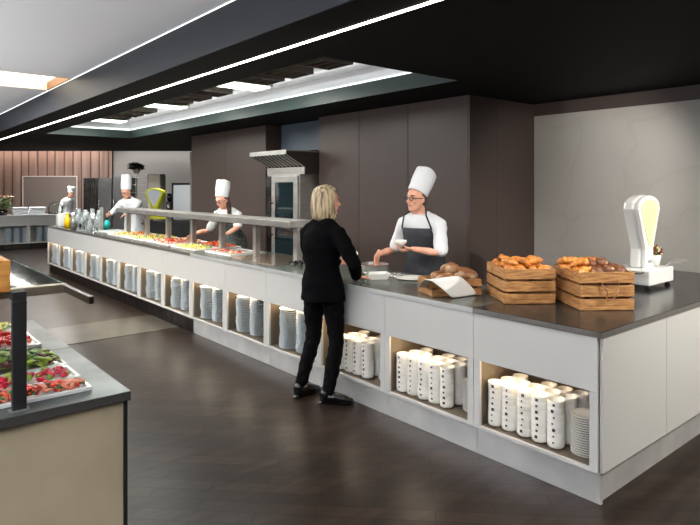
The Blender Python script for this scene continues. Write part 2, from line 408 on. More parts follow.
# ------------------------------------------------------------ counter units
def ordc(k): return 'nearest the counter corner' if k == 0 else '%s from the counter corner' % words[k]
def counter_unit():
    t = thing('counter_unit', '', 'cabinet', (X0, Y0, 0)); y1 = CW-.002
    b = MB(); w = .045
    b.box(.02, XB-X0-.02, 0.001, w, ZP, ZL-.001); b.box(.02, XB-X0-.02, y1-w, y1, ZP, ZL-.001)
    b.box(.02, XB-X0-.02, w, y1-w, ZP, ZP+.02); b.box(.02, XB-X0-.02, w, y1-w, .63, .65)
    b.box(.5, .52, w, y1-w, ZP+.02, .63); b.box(XB-X0-.04, XB-X0-.02, w, y1-w, .65, ZL-.001)
    b.build('body', 'niche', t)
    b = MB(); b.box(0, .019, .001, y1, .584, ZL-.001); b.box(0, .019, .001, w, ZP, .583); b.box(0, .019, y1-w, y1, ZP, .583); b.box(0, .019, w, y1-w, ZP, ZP+.02)
    b.build('front_panel', 'panel', t, bevel=.0015)
    box_('plinth', (.035, .055, .001, y1, 0.001, ZP-.004), 'plinth_steel', t)
    box_('light_strip', (.03, .05, .35, .72, .618, .629), 'led_warm', t)
    return t
cu = counter_unit()
for k in range(14):
    o = cu if k == 0 else dup(cu, (X0, Y0+k*CW, 0))
    o['label'] = 'white counter unit with open lit niche, ' + ordc(k); o['group'] = 'counter units along the buffet front'
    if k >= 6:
        pl_ = [c for c in kids(o) if c.name.startswith('plinth')][0]; pl_.material_slots[0].link = 'OBJECT'; pl_.material_slots[0].material = M['steel_dark']  # far plinths: same steel, the floor's dark reflection put into the colour
    if k < 14: lamp('AREA', 'niche_lamp', (X0+.075, Y0+k*CW+.53, .615), 1.1 if k < 4 else 1.0, (1, .82, .58), .04, .36)
# end panels facing the viewer
for i in range(3):
    xa = X0+.022+i*CW if i == 0 else X0+i*CW+.001
    xb = X0+(i+1)*CW-.002 if i < 2 else XR-.003
    t = thing('end_panel_unit', 'plain warm white counter end panel above a steel plinth, %s' % ['at the front corner', 'second from the corner', 'against the marble wall'][i], 'cabinet', (xa, Y0, 0), 0, 'closed panels of the counter end')
    ytop = -.02 if i else -.02
    box_('panel', (0, xb-xa, -.018, -.0005, ZP, ZL-.001), 'panel', t, bevel=.0015)
    if i: box_('body', (XB-xa+.03 if i == 1 and xa < XB else 0.0, xb-xa, .0005, .9, ZP, ZL-.001), 'niche', t)
    box_('plinth', (0.035 if i == 0 else 0, xb-xa, .018, .0345, 0.001, ZP-.004), 'plinth_steel', t)
# worktops
def worktop(name, label, x0, x1, y0, y1, m, me, bevel=.002):
    t = thing(name, label, 'worktop', (x0, y0, ZL), 0)
    box_('slab', (0, x1-x0, 0, y1-y0, 0.0005, ZW-ZL), m, t, bevel)
    return t
b = MB(); z = .0005
t = thing('worktop', 'polished worktop, dark ceiling reflection painted in, wrapping the counter corner under the bread crates', 'worktop', (X0-.006, Y0-.024, ZL))
b.prism([(0,0),(XR-.002-X0+.006,0),(XR-.002-X0+.006,2.45-Y0+.024),(XB-X0,2.45-Y0+.024),(XB-X0,CW+.023),(0,CW+.023)], z, ZW-ZL)
b.build('slab', 'worktop_dark', t, bevel=.003)  # same grey top, the ceiling's dark reflection put into its colour
b = MB(); b.box(-.002, -.0005, 0, CW+.022, .001, ZW-ZL-.003); b.box(-.002, XR-.004-X0, -.002, -.0005, .001, ZW-ZL-.003); b.build('edge_trim', 'edge_mid', t)
def wt(k0, k1, label, m, em):
    t = thing('worktop', label, 'worktop', (X0-.006, Y0+k0*CW+.001, ZL))
    box_('slab', (0, XB-X0, 0, (k1-k0)*CW-.002, z, ZW-ZL), m, t, .002)
    box_('edge_trim', (-.002, -.0005, 0, (k1-k0)*CW-.002, .001, ZW-ZL-.002), em, t)
wt(1, 2, 'grey steel worktop section under the folded cloth and bread basket', 'worktop', 'worktop_edge')  # pale trim colour here and on the next two imitates the edge's white reflection
wt(2, 4, 'grey steel worktop section where the woman rests her hand', 'worktop', 'worktop_edge')
wt(4, 6, 'glossy steel worktop section with the bare warming plate', 'worktop', 'worktop_edge')
wt(6, 14, 'long dark worktop section under the food trays and glassware', 'worktop_dark', 'edge_mid')

# ------------------------------------------------------------ crockery
def bowl_mesh(sz, zs):
    b = MB()
    b.lathe([(0.001, .004), (.022, .0), (.034, .004), (.0445, .012), (.0475, .022), (.0475, .059), (.0468, .060), (.0445, .059), (.0445, .03), (.03, .012), (.001, .010)], 28)
    # brown printed square, wrapped on the side facing -x
    if sz:
        n = 4; R = .0479; h = sz/2; da = sz/R/2; vs = []; fs = []
        for i in range(n+1):
            a = math.pi-da+2*da*i/n
            for z in (zs-h, zs+h): vs.append((R*math.cos(a), R*math.sin(a), z))
        for i in range(n): fs.append((2*i, 2*i+2, 2*i+3, 2*i+1))
        b.add(vs, fs, 1, True)
    return b
bowls = []
for sz in (.013, .017, .010):
    o = bowl_mesh(sz, .0405).build('bowl', ['porcelain', 'mark']); bowls.append(o)
col_words = ['first', 'second', 'third', 'fourth', 'fifth']
first_used = set()
NB = 0
def put(proto, loc, rz, label, group, cat):
    if proto.name not in first_used:
        first_used.add(proto.name); o = proto
    else:
        o = proto.copy(); C.objects.link(o)
    o.location = loc; o.rotation_euler = (0, 0, rz); tag(o, label, cat, group); return o
niche_name = ['corner niche', 'second niche from corner', 'third niche from corner']
for cell, ncol in ((0, 5), (1, 5), (2, 4)):
    yhi = Y0+(cell+1)*CW-.045-.058 if cell < 2 else Y0+(cell+1)*CW-.045-.16
    for row in range(3):
        for c in range(ncol):
            xx = X0+.085+row*.103+random.uniform(-.003, .003); yy = yhi-c*.101-(row*.018)+random.uniform(-.003, .003)
            nb = 7 if not (row == 2 and c == 1) else 6
            zb = ZP+.02
            for k in range(nb):
                col = '%s row, %s column from left, %s' % (['front', 'middle', 'rear'][row], col_words[c], niche_name[cell])
                lab = 'top white bowl, ' + col if k == nb-1 else 'white bowl beneath the top one, ' + col
                o = put(random.choice(bowls), (xx+random.uniform(-.001, .001), yy+random.uniform(-.001, .001), zb+.0005+k*.0345), random.uniform(-.1, .1)+.18+(0 if row == 0 else 2.4), lab, 'white bowls stacked in columns in the open niches', 'bowl'); NB += 1
# side plates
def plate_mb(r):
    b = MB(); b.lathe([(.001, .0), (r*.55, .0), (r*.62, .002), (r, .014), (r*1.0, .017), (r*.97, .0165), (r*.6, .006), (.001, .004)], 32); return b
sp = plate_mb(.078).build('side_plate', 'porcelain')
for cell, yy, n in ((0, Y0+.045+.088, 17), (1, Y0+CW+.03+.09, 15), (2, Y0+2*CW+.045+.09, 14)):
    for k in range(n):
        lab = ('topmost small white plate, stack right of bowls, %s' if k == n-1 else 'small white plate below the top, stack right of bowls, %s') % niche_name[cell]
        put(sp, (X0+(.13 if cell == 0 else .17)+random.uniform(-.0015, .0015), yy+random.uniform(-.0015, .0015), ZP+.0205+k*.0128), random.random()*6, lab, 'small white plates stacked in the niches', 'plate')
# dinner plates: wavy stacks
dp = plate_mb(.108).build('dinner_plate', 'plate'); dp2 = plate_mb(.092).build('dinner_plate', 'plate')
def stack_offsets(n, amp):
    ph = random.random()*6; out = []
    for k in range(n):
        out.append((amp*math.sin(k*.55+ph)+random.uniform(-.003, .003), amp*math.cos(k*.43+ph)+random.uniform(-.003, .003)))
    return out
NP = 20; DZ = .0178
rest = MB(); cnt = 0; nst = 0
for cell in range(3, 14):
    ya = Y0+cell*CW
    for s_, (dy, r, pr) in enumerate(((.578, .108, dp), (.362, .092, dp2))):
        xs, ys = X0+.135+.012*s_, ya+dy
        offs = stack_offsets(NP, .008 if s_ == 0 else .005)
        for k in range(NP):
            zz = ZP+.0205+k*DZ
            if nst < 15:
                side = 'left' if s_ == 0 else 'right'
                lab = ('topmost plate, %s stack, niche %s' if k == NP-1 else 'plate beneath the topmost, %s stack, niche %s') % (side, ordc(cell))
                put(pr, (xs+offs[k][0], ys+offs[k][1], zz), random.random()*6, lab, 'pale dinner plates stacked in the open niches', 'plate')
            else:
                rest.T = Matrix.Translation((xs+offs[k][0], ys+offs[k][1], zz))
                rest.lathe([(.001, 0), (r*.55, 0), (r, .014), (r*.98, .017), (r*.6, .006), (.001, .004)], 20)
        nst += 1
o = rest.build('dinner_plates', 'plate'); tag(o, 'pale plates stacked in the niches at the far end of the counter', 'plates', kind='stuff')

# ------------------------------------------------------------ tall cabinets, recess, oven
def tall(ya, yb, label, x1=XR-.003, sidepanel=False):
    t = thing('tall_cabinet', label, 'cabinet', (XC, ya, 0), 0, 'tall brown cabinets behind the counter')
    box_('body', (.021, x1-XC, .001, yb-ya-.001, .002, ZS-.002), 'cabinet', t)
    box_('door', (0, .02, .002, yb-ya-.002, .06, ZS-.004), 'cabinet', t, .002)
    return t
tall(YC, 4.403, 'tall brown cabinet at the outer corner beside the marble wall')
tall(4.406, 5.19, 'tall brown cabinet with one narrow joint each side, middle of three right of the oven')
tall(5.193, 5.967, 'tall brown cabinet directly right of the oven recess')
tall(7.21, 8.40, 'tall brown cabinet directly left of the oven hood')
tall(8.403, 9.602, 'tall brown cabinet behind the leaning female chef, left end of the row')
t = thing('cabinet_end_panel', 'dark brown two-part side panel facing the marble wall corner', 'panel', (XC, YC-.02, 0))
box_('panel', (.001, .418, 0, .018, .002, ZS-.004), 'cabinet', t, .002); box_('panel', (.422, XR-XC-.004, 0, .018, .002, ZS-.004), 'cabinet', t, .002)
struct(box_('wall_recess', (5.4, 5.45, 5.97, 7.208, 0, ZS-.003), 'black'))
t = thing('recess_panel', 'slate blue panel above the oven between two brown cabinets', 'panel', (4.70, 5.98, 2.13)); box_('board', (0, .02, 0, 1.13, 0, .385), 'blue_panel', t, .002)
box_('return', (.02, .6, .001, .02, 0, .385), 'black', t)
struct(box_('wall_oven', (4.72, 4.74, 6.9, 7.2, 0, 2.13), 'black'))
# combi oven
ov = thing('combi_oven', 'tall stainless steel oven with a dark glass door under the hood', 'oven', (4.22, 6.02, 0))
b = MB(); b.box(.03, .48, 0, .74, .62, 1.80); b.build('body', 'steel', ov, bevel=.006)
b = MB(); D_ = (.04, .60)
b.box(0, .029, .01, .60, .68, .76); b.box(0, .029, .01, .60, 1.70, 1.78); b.box(0, .029, .01, .10, .76, 1.70); b.box(0, .029, .52, .60, .76, 1.70)
b.build('door', 'steel', ov, bevel=.004)
b = MB(); b.box(.004, .02, .10, .52, .76, 1.70)
gdo = b.build('door_glass', 'dark_glass', ov)
b = MB(); b.tube([(-.045, .56, 1.0), (-.045, .56, 1.45)], .012); b.tube([(0, .56, 1.02), (-.045, .56, 1.02)], .008); b.tube([(0, .56, 1.43), (-.045, .56, 1.43)], .008)
b.build('handle', 'black', ov)
b = MB(); b.box(.005, .029, .615, .73, .68, 1.78); cp = b.build('control_panel', 'steel_dark', ov)
b = MB(); b.box(-.002, .004, .63, .715, 1.52, 1.64); b.build('display', 'smoked', cp)
b = MB(); b.lathe([(.02, 0), (.02, .02), (.016, .025)], 16); o = b.build('knob', 'black', cp); o.location = (.005, .672, 1.3); o.rotation_euler = (0, R_(-90), 0)
b = MB()
for k in range(6): b.box(.05, .45, .11, .5, .83+k*.14, .84+k*.14)
b = MB(); b.box(.05, .46, .02, .06, .0, .62); b.box(.05, .46, .68, .72, .0, .62); b.box(.05, .46, .06, .68, .3, .33); b.build('stand', 'steel', ov)
# hood
hd = thing('extraction_hood', 'stainless steel extraction hood with slanted baffle filters above the oven', 'hood', (4.0, 5.95, 1.80))
b = MB()
def side(prof, y0, y1, mi=0):
    n = len(prof); b.add([(x, y0, z) for x, z in prof]+[(x, y1, z) for x, z in prof], [tuple(range(n)), tuple(range(n, 2*n))[::-1]]+[(i, n+i, n+(i+1)%n, (i+1)%n) for i in range(n)], mi)
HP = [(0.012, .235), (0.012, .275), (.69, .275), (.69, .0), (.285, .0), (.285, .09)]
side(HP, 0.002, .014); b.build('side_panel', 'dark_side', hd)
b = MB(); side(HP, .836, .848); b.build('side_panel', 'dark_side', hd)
b = MB()
b.box(0, .012, 0, .85, .235, .276); b.box(0, .69, 0, .85, .276, .29); b.box(.27, .284, 0, .85, 0, .09); b.box(.285, .69, .015, .835, .0, .012)
b.build('canopy', 'steel', hd, bevel=.002)
b = MB(); n = 10
for k in range(n):
    y = .03+k*.79/(n-1)
    b.add([(.03, y-.013, .228), (.27, y-.013, .095), (.27, y+.013, .095), (.03, y+.013, .228), (.03, y-.013, .24), (.27, y-.013, .107), (.27, y+.013, .107), (.03, y+.013, .24)],
          [(0,1,2,3),(7,6,5,4),(0,4,5,1),(1,5,6,2),(2,6,7,3),(3,7,4,0)])
b.build('baffle_filter', mat('bright_baffles', (196, 194, 188), .35, .5), hd)
b = MB(); b.add([(.04, .02, .262), (.29, .02, .122), (.29, .83, .122), (.04, .83, .262)], [(0,1,2,3)]); b.build('filter_back', 'black', hd, solid=.006)

# ------------------------------------------------------------ heated gantry
PX = 3.31
ga = thing('serving_gantry', 'long stainless steel serving shelf on square posts above the food trays', 'serving shelf', (3.16, 4.64, ZW))
b = MB(); b.box(0, .32, 0, 4.80, .352, .413); b.build('shelf', 'steel', ga, bevel=.003)
gpy = [4.72+.763*i for i in range(7)]
for y in gpy:
    b = MB(); b.box(PX-3.16-.03, PX-3.16+.03, y-4.64-.03, y-4.64+.03, .0005, .351); p_ = b.build('post', 'steel', ga, bevel=.002)
b = MB()
for k in range(5): b.box(.09, .23, .35+k*.9, .95+k*.9, .335, .351)
b.build('heat_lamp', 'steel_dark', ga)
t = thing('counter_post', 'single steel post standing by the far end of the serving shelf', 'post', (*at(101, 232, X=3.31)[:2], ZW))
b = MB(); b.box(-.03, .03, -.03, .03, .008, .39); b.build('upright', 'steel', t, bevel=.002); b = MB(); b.lathe([(.05, .0005), (.05, .008), (.045, .009)], 20); b.build('foot', 'steel', t)

# ------------------------------------------------------------ food trays on the main counter
def tray(loc, w, d, rz, label, pieces, group, cat='food tray', h=.018):
    t = thing('serving_tray', label, cat, loc, rz, group)
    b = MB(); e = .012
    b.box(-w/2, w/2, -d/2, d/2, .0005, .006); b.box(-w/2, w/2, -d/2, -d/2+e, .006, h); b.box(-w/2, w/2, d/2-e, d/2, .006, h)
    b.box(-w/2, -w/2+e, -d/2+e, d/2-e, .006, h); b.box(w/2-e, w/2, -d/2+e, d/2-e, .006, h)
    b.build('tray', 'white', t, bevel=.004)
    return t
def blob(b, c, r, mi, n=8):
    b.T = Matrix.Translation(c) @ Matrix.Rotation(random.random()*6, 4, (random.random()-.5, random.random()-.5, random.random()-.5))
    b.ball((0, 0, 0), (r*random.uniform(.8, 1.2), r*random.uniform(.6, 1.2), r*random.uniform(.45, .8)), n, mi); b.T = Matrix()
def strip_(b, c, L, w, th, mi):
    b.T = Matrix.Translation(c) @ Matrix.Rotation(random.uniform(0, 6.3), 4, 'Z') @ Matrix.Rotation(random.uniform(-.35, .35), 4, 'X') @ Matrix.Rotation(random.uniform(-.3, .3), 4, 'Y')
    q = 5; vs = []; fs = []; k = random.uniform(-.5, .5)
    for i in range(q):
        u = i/(q-1); ww = w*(.35+.65*math.sin(math.pi*min(max(u, .08), .92))); zz = L*.18*math.sin(u*math.pi)
        for s in (-1, 1):
            vs += [(L*(u-.5), s*ww/2+k*L*.3*u*u, zz), (L*(u-.5), s*ww/2+k*L*.3*u*u, zz+th)]
    for i in range(q-1):
        a = 4*i; c2 = a+4
        fs += [(a, a+2, c2+2, c2), (a+1, c2+1, c2+3, a+3), (a, c2, c2+1, a+1), (a+2, a+3, c2+3, c2+2)]
    fs += [(0, 1, 3, 2), (4*q-4, 4*q-2, 4*q-1, 4*q-3)]
    b.add(vs, fs, mi, True); b.T = Matrix()
def food(name, label, loc, w, d, rz, mats, n, r, kind='blob', h=.05, cat='food', z0=.012):
    b = MB()
    for i in range(n):
        x, y = random.uniform(-w/2, w/2), random.uniform(-d/2, d/2)
        e = 1-max(abs(2*x/w), abs(2*y/d))**3
        zz = z0+r*.4+random.random()*h*e
        mi = random.randrange(len(mats))
        if kind == 'blob': blob(b, (x, y, zz), r, mi)
        elif kind == 'strip': strip_(b, (x, y, zz), r*4, r*1.3, r*.35, mi)
        else:
            (strip_(b, (x, y, zz), r*3, r*2.2, .0016, mi))
    o = b.build(name, mats, bevel=0); o.location = loc; o.rotation_euler = (0, 0, rz)
    return tag(o, label, cat, kind='stuff')
trs = [(3.30, 5.93, .44, .60, 'white tray with a row of red slices, nearest tray on the counter', ['salmon', 'tomato', 'cream'], 'tomato_slices', 'red and orange slices on the nearest counter tray', 'strip'),
       (3.18, 6.72, .30, .66, 'white tray with yellow food under the serving shelf', ['cheese', 'cheese', 'lettuce', 'cream'], 'yellow_salad', 'yellow and green pieces on the tray in front of the female chef', 'blob'),
       (3.50, 6.72, .28, .66, 'white tray heaped with red food in front of the female chef', ['tomato', 'carrot', 'carrot', 'salmon'], 'red_salad', 'bright red pieces heaped in front of the female chef', 'strip'),
       (3.34, 7.55, .58, .74, 'white tray of orange food under the middle of the shelf', ['carrot', 'salmon', 'cream', 'tomato'], 'orange_salad', 'orange pieces on the tray left of the female chef', 'strip'),
       (3.34, 8.40, .58, .74, 'white tray of yellow and pale food towards the far shelf end', ['cheese', 'cheese', 'cream', 'lettuce'], 'yellow_pieces', 'yellow and pale pieces on the farther tray', 'blob'),
       (3.34, 9.20, .56, .62, 'white tray of pale food at the far end of the shelf', ['cream', 'cheese', 'carrot'], 'pale_pieces', 'pale pieces on the farthest tray', 'blob')]
for x, y, w, d, lab, ms, nm, fl, kd in trs:
    tray((x, y, ZW), w, d, 0, lab, None, 'food trays under the serving shelf')
    food(nm, fl, (x if y > 6 else x-.08, y, ZW), (w-.06) if y > 6 else .12, d-.07, 0, ms, 150 if y > 6 else 60, .014, kd, .03 if y > 6 else .012)
t = thing('warming_plate', 'bare glossy warming plate set in the counter near the woman', 'warming plate', (3.32, 5.05, ZW))
b = MB(); b.box(-.3, .3, -.34, .5, .0006, .006); b.build('plate', mat('brown_glass', (150, 132, 112), .14, .5), t, bevel=.002)
t = thing('chopping_board', 'long white chopping board in front of the chef with the navy collar', 'chopping board', (3.36, 9.95, ZW), R_(10)); b = MB(); b.box(-.2, .2, -.36, .36, .0006, .018); b.build('board', 'white', t, bevel=.004)

# ------------------------------------------------------------ bread crates
def crate(loc, rz, L, D, H, label, slats=3):
    """front face along local x (0..L), depth along local y (0..D)"""
    t = thing('wooden_crate', label, 'crate', loc, rz, 'slatted wooden crates of bread'); th = .011; g = .015; hs = (H-g*(slats-1))/slats
    for k in range(slats):
        z0 = .002+k*(hs+g)
        for (nm, bx) in (('slat', (0, L, 0, th)), ('slat', (0, L, D-th, D)), ('slat', (0, th, th+.0005, D-th-.0005)), ('slat', (L-th, L, th+.0005, D-th-.0005))):
            b = MB(); b.box(bx[0], bx[1], bx[2], bx[3], z0, z0+hs); b.build(nm, 'pine', t, bevel=.002)
    for cx, cy in ((th, th), (L-th-.022, th), (th, D-th-.022), (L-th-.022, D-th-.022)):
        b = MB(); b.box(cx+.0005, cx+.0215, cy+.001, cy+.021, .002, H-.004); b.build('corner_post', 'pine_dark', t, bevel=.001)
    b = MB(); b.box(th+.001, L-th-.001, th+.001, D-th-.001, .003, .011); b.build('bottom', 'pine_dark', t)
    return t
def ang(a, b_): return math.atan2(b_[1]-a[1], b_[0]-a[0])
c1a, c1b = at(504.5, 304.5, Z=ZW), at(555.5, 304, Z=ZW); a1 = ang(c1a, c1b)
c2a, c2b = at(580, 311, Z=ZW), at(634.5, 310.5, Z=ZW); a2 = ang(c2a, c2b)
H1, H2 = .218, .228
L1, L2 = (c1b-c1a).length, (c2b-c2a).length
crate((c1a.x, c1a.y, ZW), a1, L1, .40, H1, 'tall slatted wooden crate of golden rolls, left of the two large crates')
cr2 = crate((c2a.x, c2a.y, ZW), a2, L2, .40, H2, 'tall slatted wooden crate of croissants and dark rolls beside the scale')
# rope handle on the second crate
b = MB(); pts = []
for i in range(15):
    u = i/14; pts.append((L2*.36+L2*.30*u+.02*math.sin(u*9), -.008-.012*math.sin(u*3.14), .178-.11*math.sin(u*math.pi)**.7+.01*math.sin(u*7)))
b.tube(pts, .0035, 8); b.build('rope_handle', 'loaf', cr2)
def roll_mb(L, W, H, kind):
    b = MB(); n = 14; m = 10
    if kind == 'croissant':
        pts = []; rad = []
        for i in range(17):
            u = i/16; a = R_(-95+190*u); pts.append((L*.5*math.sin(a), -L*.32*math.cos(a)+L*.15, 0)); base = W*.5*(math.sin(math.pi*(.06+.88*u)))**.8
            rad.append(base*(1+.16*math.cos(u*2*math.pi*4.5)))
        b.tube(pts, rad, 12)
    else:
        secs = []
        for j in range(m+1):
            ph = math.pi*(j+.03)/(m+.06); zz = -math.cos(ph); rr = math.sin(ph)**.8
            secs.append((0, 0, zz*H/2*(1 if zz > 0 else .75), L/2*rr, W/2*rr))
        b.loft(secs, 16)
        if kind == 'cut':
            b.tube([(-L*.3, 0, H*.44), (0, W*.03, H*.52), (L*.3, 0, H*.44)], [.004, .008, .004], 8)
    return b
protos = {'roll': roll_mb(.085, .06, .05, 'cut').build('bread_roll', 'roll'), 'long': roll_mb(.12, .05, .045, 'cut').build('bread_roll', 'croissant'),
          'croissant': roll_mb(.12, .05, .05, 'croissant').build('croissant', 'croissant'), 'dark': roll_mb(.085, .075, .06, 'cut').build('dark_roll', 'darkroll'),
          'loaf': roll_mb(.20, .11, .09, 'cut').build('bread_loaf', 'loaf')}
def fill(kind, base, rz, lx, ly, z, label, group, cat, tilt=.35, sc=1):
    q = Matrix.Translation(base) @ Matrix.Rotation(rz, 4, 'Z'); p = q @ V((lx, ly, z))
    o = put(protos[kind], p, rz+random.random()*6.28, label, group, cat)
    o.rotation_euler = (random.uniform(-tilt, tilt), random.uniform(-tilt, tilt), rz+random.uniform(0, 6.28)); o.scale = (sc,)*3
    return o
# crate 1
rows = ['front', 'second', 'third', 'fourth', 'rear']; posn = ['left', 'centre left', 'centre', 'centre right', 'right']
for r in range(5):
    for c in range(4):
        fill('roll' if (r+c) % 3 else 'long', c1a, a1, .06+c*(L1-.12)/3+random.uniform(-.008, .008), .06+r*.07, H1-.016+random.uniform(0, .014),
             'golden roll in the left large crate, %s row, %s' % (rows[r], ['left end', 'left of centre', 'right of centre', 'right end'][c]), 'golden rolls in the left large crate', 'bread roll')
for i in range(7):
    fill('roll' if i % 2 else 'long', c1a, a1, .08+(i % 3)*.08+random.uniform(-.01, .01), .13+(i//3)*.09, H1+.026+random.uniform(0, .01),
         'golden roll heaped on top in the left large crate, %s of the heap' % ['front left', 'front middle', 'front right', 'middle left', 'centre', 'middle right', 'back'][i], 'golden rolls in the left large crate', 'bread roll')
# crate 2
for r in range(5):
    for c in range(4):
        if r == 0: kd = 'dark' if c else 'croissant'
        else: kd = 'croissant' if c < 3 else 'dark'
        nm = {'dark': 'dark floury roll', 'croissant': 'golden croissant'}[kd]
        fill(kd, c2a, a2, .06+c*(L2-.12)/3, .06+r*.07, H2-.016+random.uniform(0, .01) + (.016 if kd == 'dark' else 0),
             '%s in crate beside scale, %s row, %s' % (nm, rows[r], ['left end', 'left of centre', 'right of centre', 'right end'][c]), 'croissants and dark rolls in the crate beside the scale', 'bread roll')
for i in range(7):
    fill('dark' if i in (1, 2, 5) else 'croissant', c2a, a2, .06+(i % 3)*.07, .15+(i//3)*.085, H2+.030+random.uniform(0, .012),
         ('dark floury roll' if i in (1, 2, 5) else 'golden croissant') + ' heaped on the crate beside the scale, %s of the heap' % ['front left', 'front middle', 'front right', 'middle left', 'centre', 'middle right', 'back'][i], 'croissants and dark rolls in the crate beside the scale', 'bread roll')
# small basket
c3a, c3b = at(432, 297.5, Z=ZW), at(482, 295, Z=ZW); a3 = ang(c3a, c3b); L3 = (c3b-c3a).length
crate((c3a.x, c3a.y, ZW), a3, L3, .26, .105, 'low two-slat wooden crate of loaves partly under a folded white cloth', 2)
for (lx, ly, z, lab, rr) in ((.09, .12, .115, 'pale floury loaf at the left of the low crate', .5), (.20, .16, .15, 'large crusty loaf standing highest in the low crate', 1.1), (.26, .10, .125, 'dark crusty loaf at the right front of the low crate', 2.3),
                             (.31, .19, .12, 'small pale loaf at the right rear of the low crate', .1), (.15, .06, .09, 'brown loaf low at the front of the low crate', 3.0)):
    o = fill('loaf', c3a, a3, lx, ly, z, lab, 'loaves in the low crate', 'bread loaf', .3, .85 if 'pale' in lab else 1.15); o.rotation_euler[2] = rr
# folded white cloth
Cc, Dd = at(478, 294.5, Z=ZW+.004), at(452, 298.5, Z=ZW+.004)
R1 = at(461, 276.5, Z=1.035); ex = (Cc-Dd); R0 = R1-ex*1.15
E0 = at(417, 288, Z=.945); E1 = E0+ex*1.1
b = MB(); vs = []; n = 8
prof = [(Dd, Cc)]
def lerp(a, c, u): return a+(c-a)*u
rowsv = []
for i in range(7): u = i/6; rowsv.append((lerp(Dd, R0, u)+V((0, 0, .008*math.sin(u*math.pi))), lerp(Cc, R1, u)+V((0, 0, .008*math.sin(u*math.pi)))))
rowsv[0] = (Dd, Cc)
mid0, mid1 = R0+V((-.03, .015, .006)), R1+V((-.03, .015, .006))
rowsv.append((mid0, mid1))
for i in range(1, 6): u = i/5; rowsv.append((lerp(mid0, E0, u)+V((0, 0, .012*math.sin(u*math.pi))), lerp(mid1, E1, u)+V((0, 0, .012*math.sin(u*math.pi)))))
for a, c in rowsv:
    for j in range(5): vs.append(tuple(lerp(a, c, j/4)))
fs = [(i*5+j, i*5+j+1, (i+1)*5+j+1, (i+1)*5+j) for i in range(len(rowsv)-1) for j in range(4)]
b.add(vs, fs, 0, True)
tag(b.build('folded_cloth', 'paper', solid=.004, sub=1), 'stiff white folded cloth draped over the low bread crate', 'cloth')

# ------------------------------------------------------------ vintage scale (white)
def scale_thing(name, label, loc, rz, mat_body, mat_dial, kx=1.5, front=-.05, th=.085):
    t = thing(name, label, 'weighing scale', loc, rz)
    b = MB(); b.box(-.16, .25, -.15, .15, .030, .141); b.build('base', mat_body, t, bevel=.01)
    for sx in (-.12, .21):
        for sy in (-.12, .12):
            b = MB(); b.lathe([(.02, .0005), (.02, .02), (.012, .031)], 14, c=(sx, sy, 0)); b.build('foot', 'black', t)
    cx = 0; y0 = front-.03
    def fan(pts, ya, yb, m, nm, bev, par):
        n = len(pts); b = MB()
        b.add([(cx+x*kx, ya, z) for x, z in pts]+[(cx+x*kx, yb, z) for x, z in pts], [tuple(range(n))[::-1], tuple(range(n, 2*n))]+[(i, (i+1)%n, n+(i+1)%n, n+i) for i in range(n)])
        return b.build(nm, m, par, bevel=bev)
    def outline(g, zb):
        p = [(-.048-g, zb), (-.043-g, .28), (-.120-g, .575)]
        for i in range(9):
            a = R_(150-120*i/8); p.append(((.118+g)*math.cos(a)*1.08, .578+(.105+g)*math.sin(a)-.008))
        return p+[(.120+g, .575), (.043+g, .28), (.048+g, zb)]
    fan(outline(0, .1405), y0, y0+.03, mat_body, 'face_frame', .006, t)
    fan(outline(.006, .1405), y0+.0305, y0+.03+th, mat_body, 'fan_housing', .02, t)
    p = [(-.010, .30), (-.094, .572)]
    for i in range(7):
        a = R_(146-112*i/6); p.append((.104*math.cos(a), .572+.088*math.sin(a)-.014))
    p += [(.094, .572), (.010, .30)]
    d = fan(p, y0-.004, y0-.0005, mat_dial, 'dial', 0, t)
    b = MB()
    for q in range(8):
        z0 = .39+q*.027; w = (.004+(z0-.30)*.2)*kx; b.box(cx-w, cx+w, y0-.0052, y0-.0042, z0, z0+.0016)
    b.build('dial_marks', 'dialink', d)
    b = MB(); b.box(cx-.03, cx+.03, y0-.006, y0-.0005, .18, .20); b.build('badge', 'silver_panel', t, bevel=.002)
    return t
sloc = V((4.51, 2.01, ZW))
s1 = scale_thing('weighing_scale', 'white vintage fan-headed scale with a pale yellow dial beside the bread crates', sloc, 0, 'white', 'dial')
b = MB(); b.tube([(.20, -.10, .135), (.24, -.12, .160), (.28, -.12, .165)], .008); b.box(.26, .46, -.19, -.08, .160, .176); b.build('weighing_tray', 'steel', s1, bevel=.004)
b = MB(); b.box(-.29, -.20, -.13, .0, .125, .133); b.tube([(-.22, -.06, .128), (-.18, -.06, .12)], .01); b.build('side_plate_arm', 'steel_dark', s1)
def planter(loc, lab, r, h):
    t = thing('potted_succulent', lab, 'potted plant', loc)
    b = MB(); b.lathe([(.001, .0006), (r*.72, .0006), (r, h), (r*.93, h), (r*.68, .01), (.001, .008)], 20); b.build('pot', 'white', t)
    b = MB()
    for i in range(110):
        a = random.random()*6.28; rr = r*math.sqrt(random.random())*1.15; hh = h+random.uniform(0, .075)*(1.2-rr/r*.6)
        blob(b, (rr*math.cos(a), rr*math.sin(a), hh), .0115, random.choice((0, 0, 0, 1, 2)))
    b.build('foliage', ['herb', 'cream', 'leaf'], t)
planter((4.655, 1.965, ZW+.142), 'reddish dried plant in a white pot standing on the white scale', .056, .085)

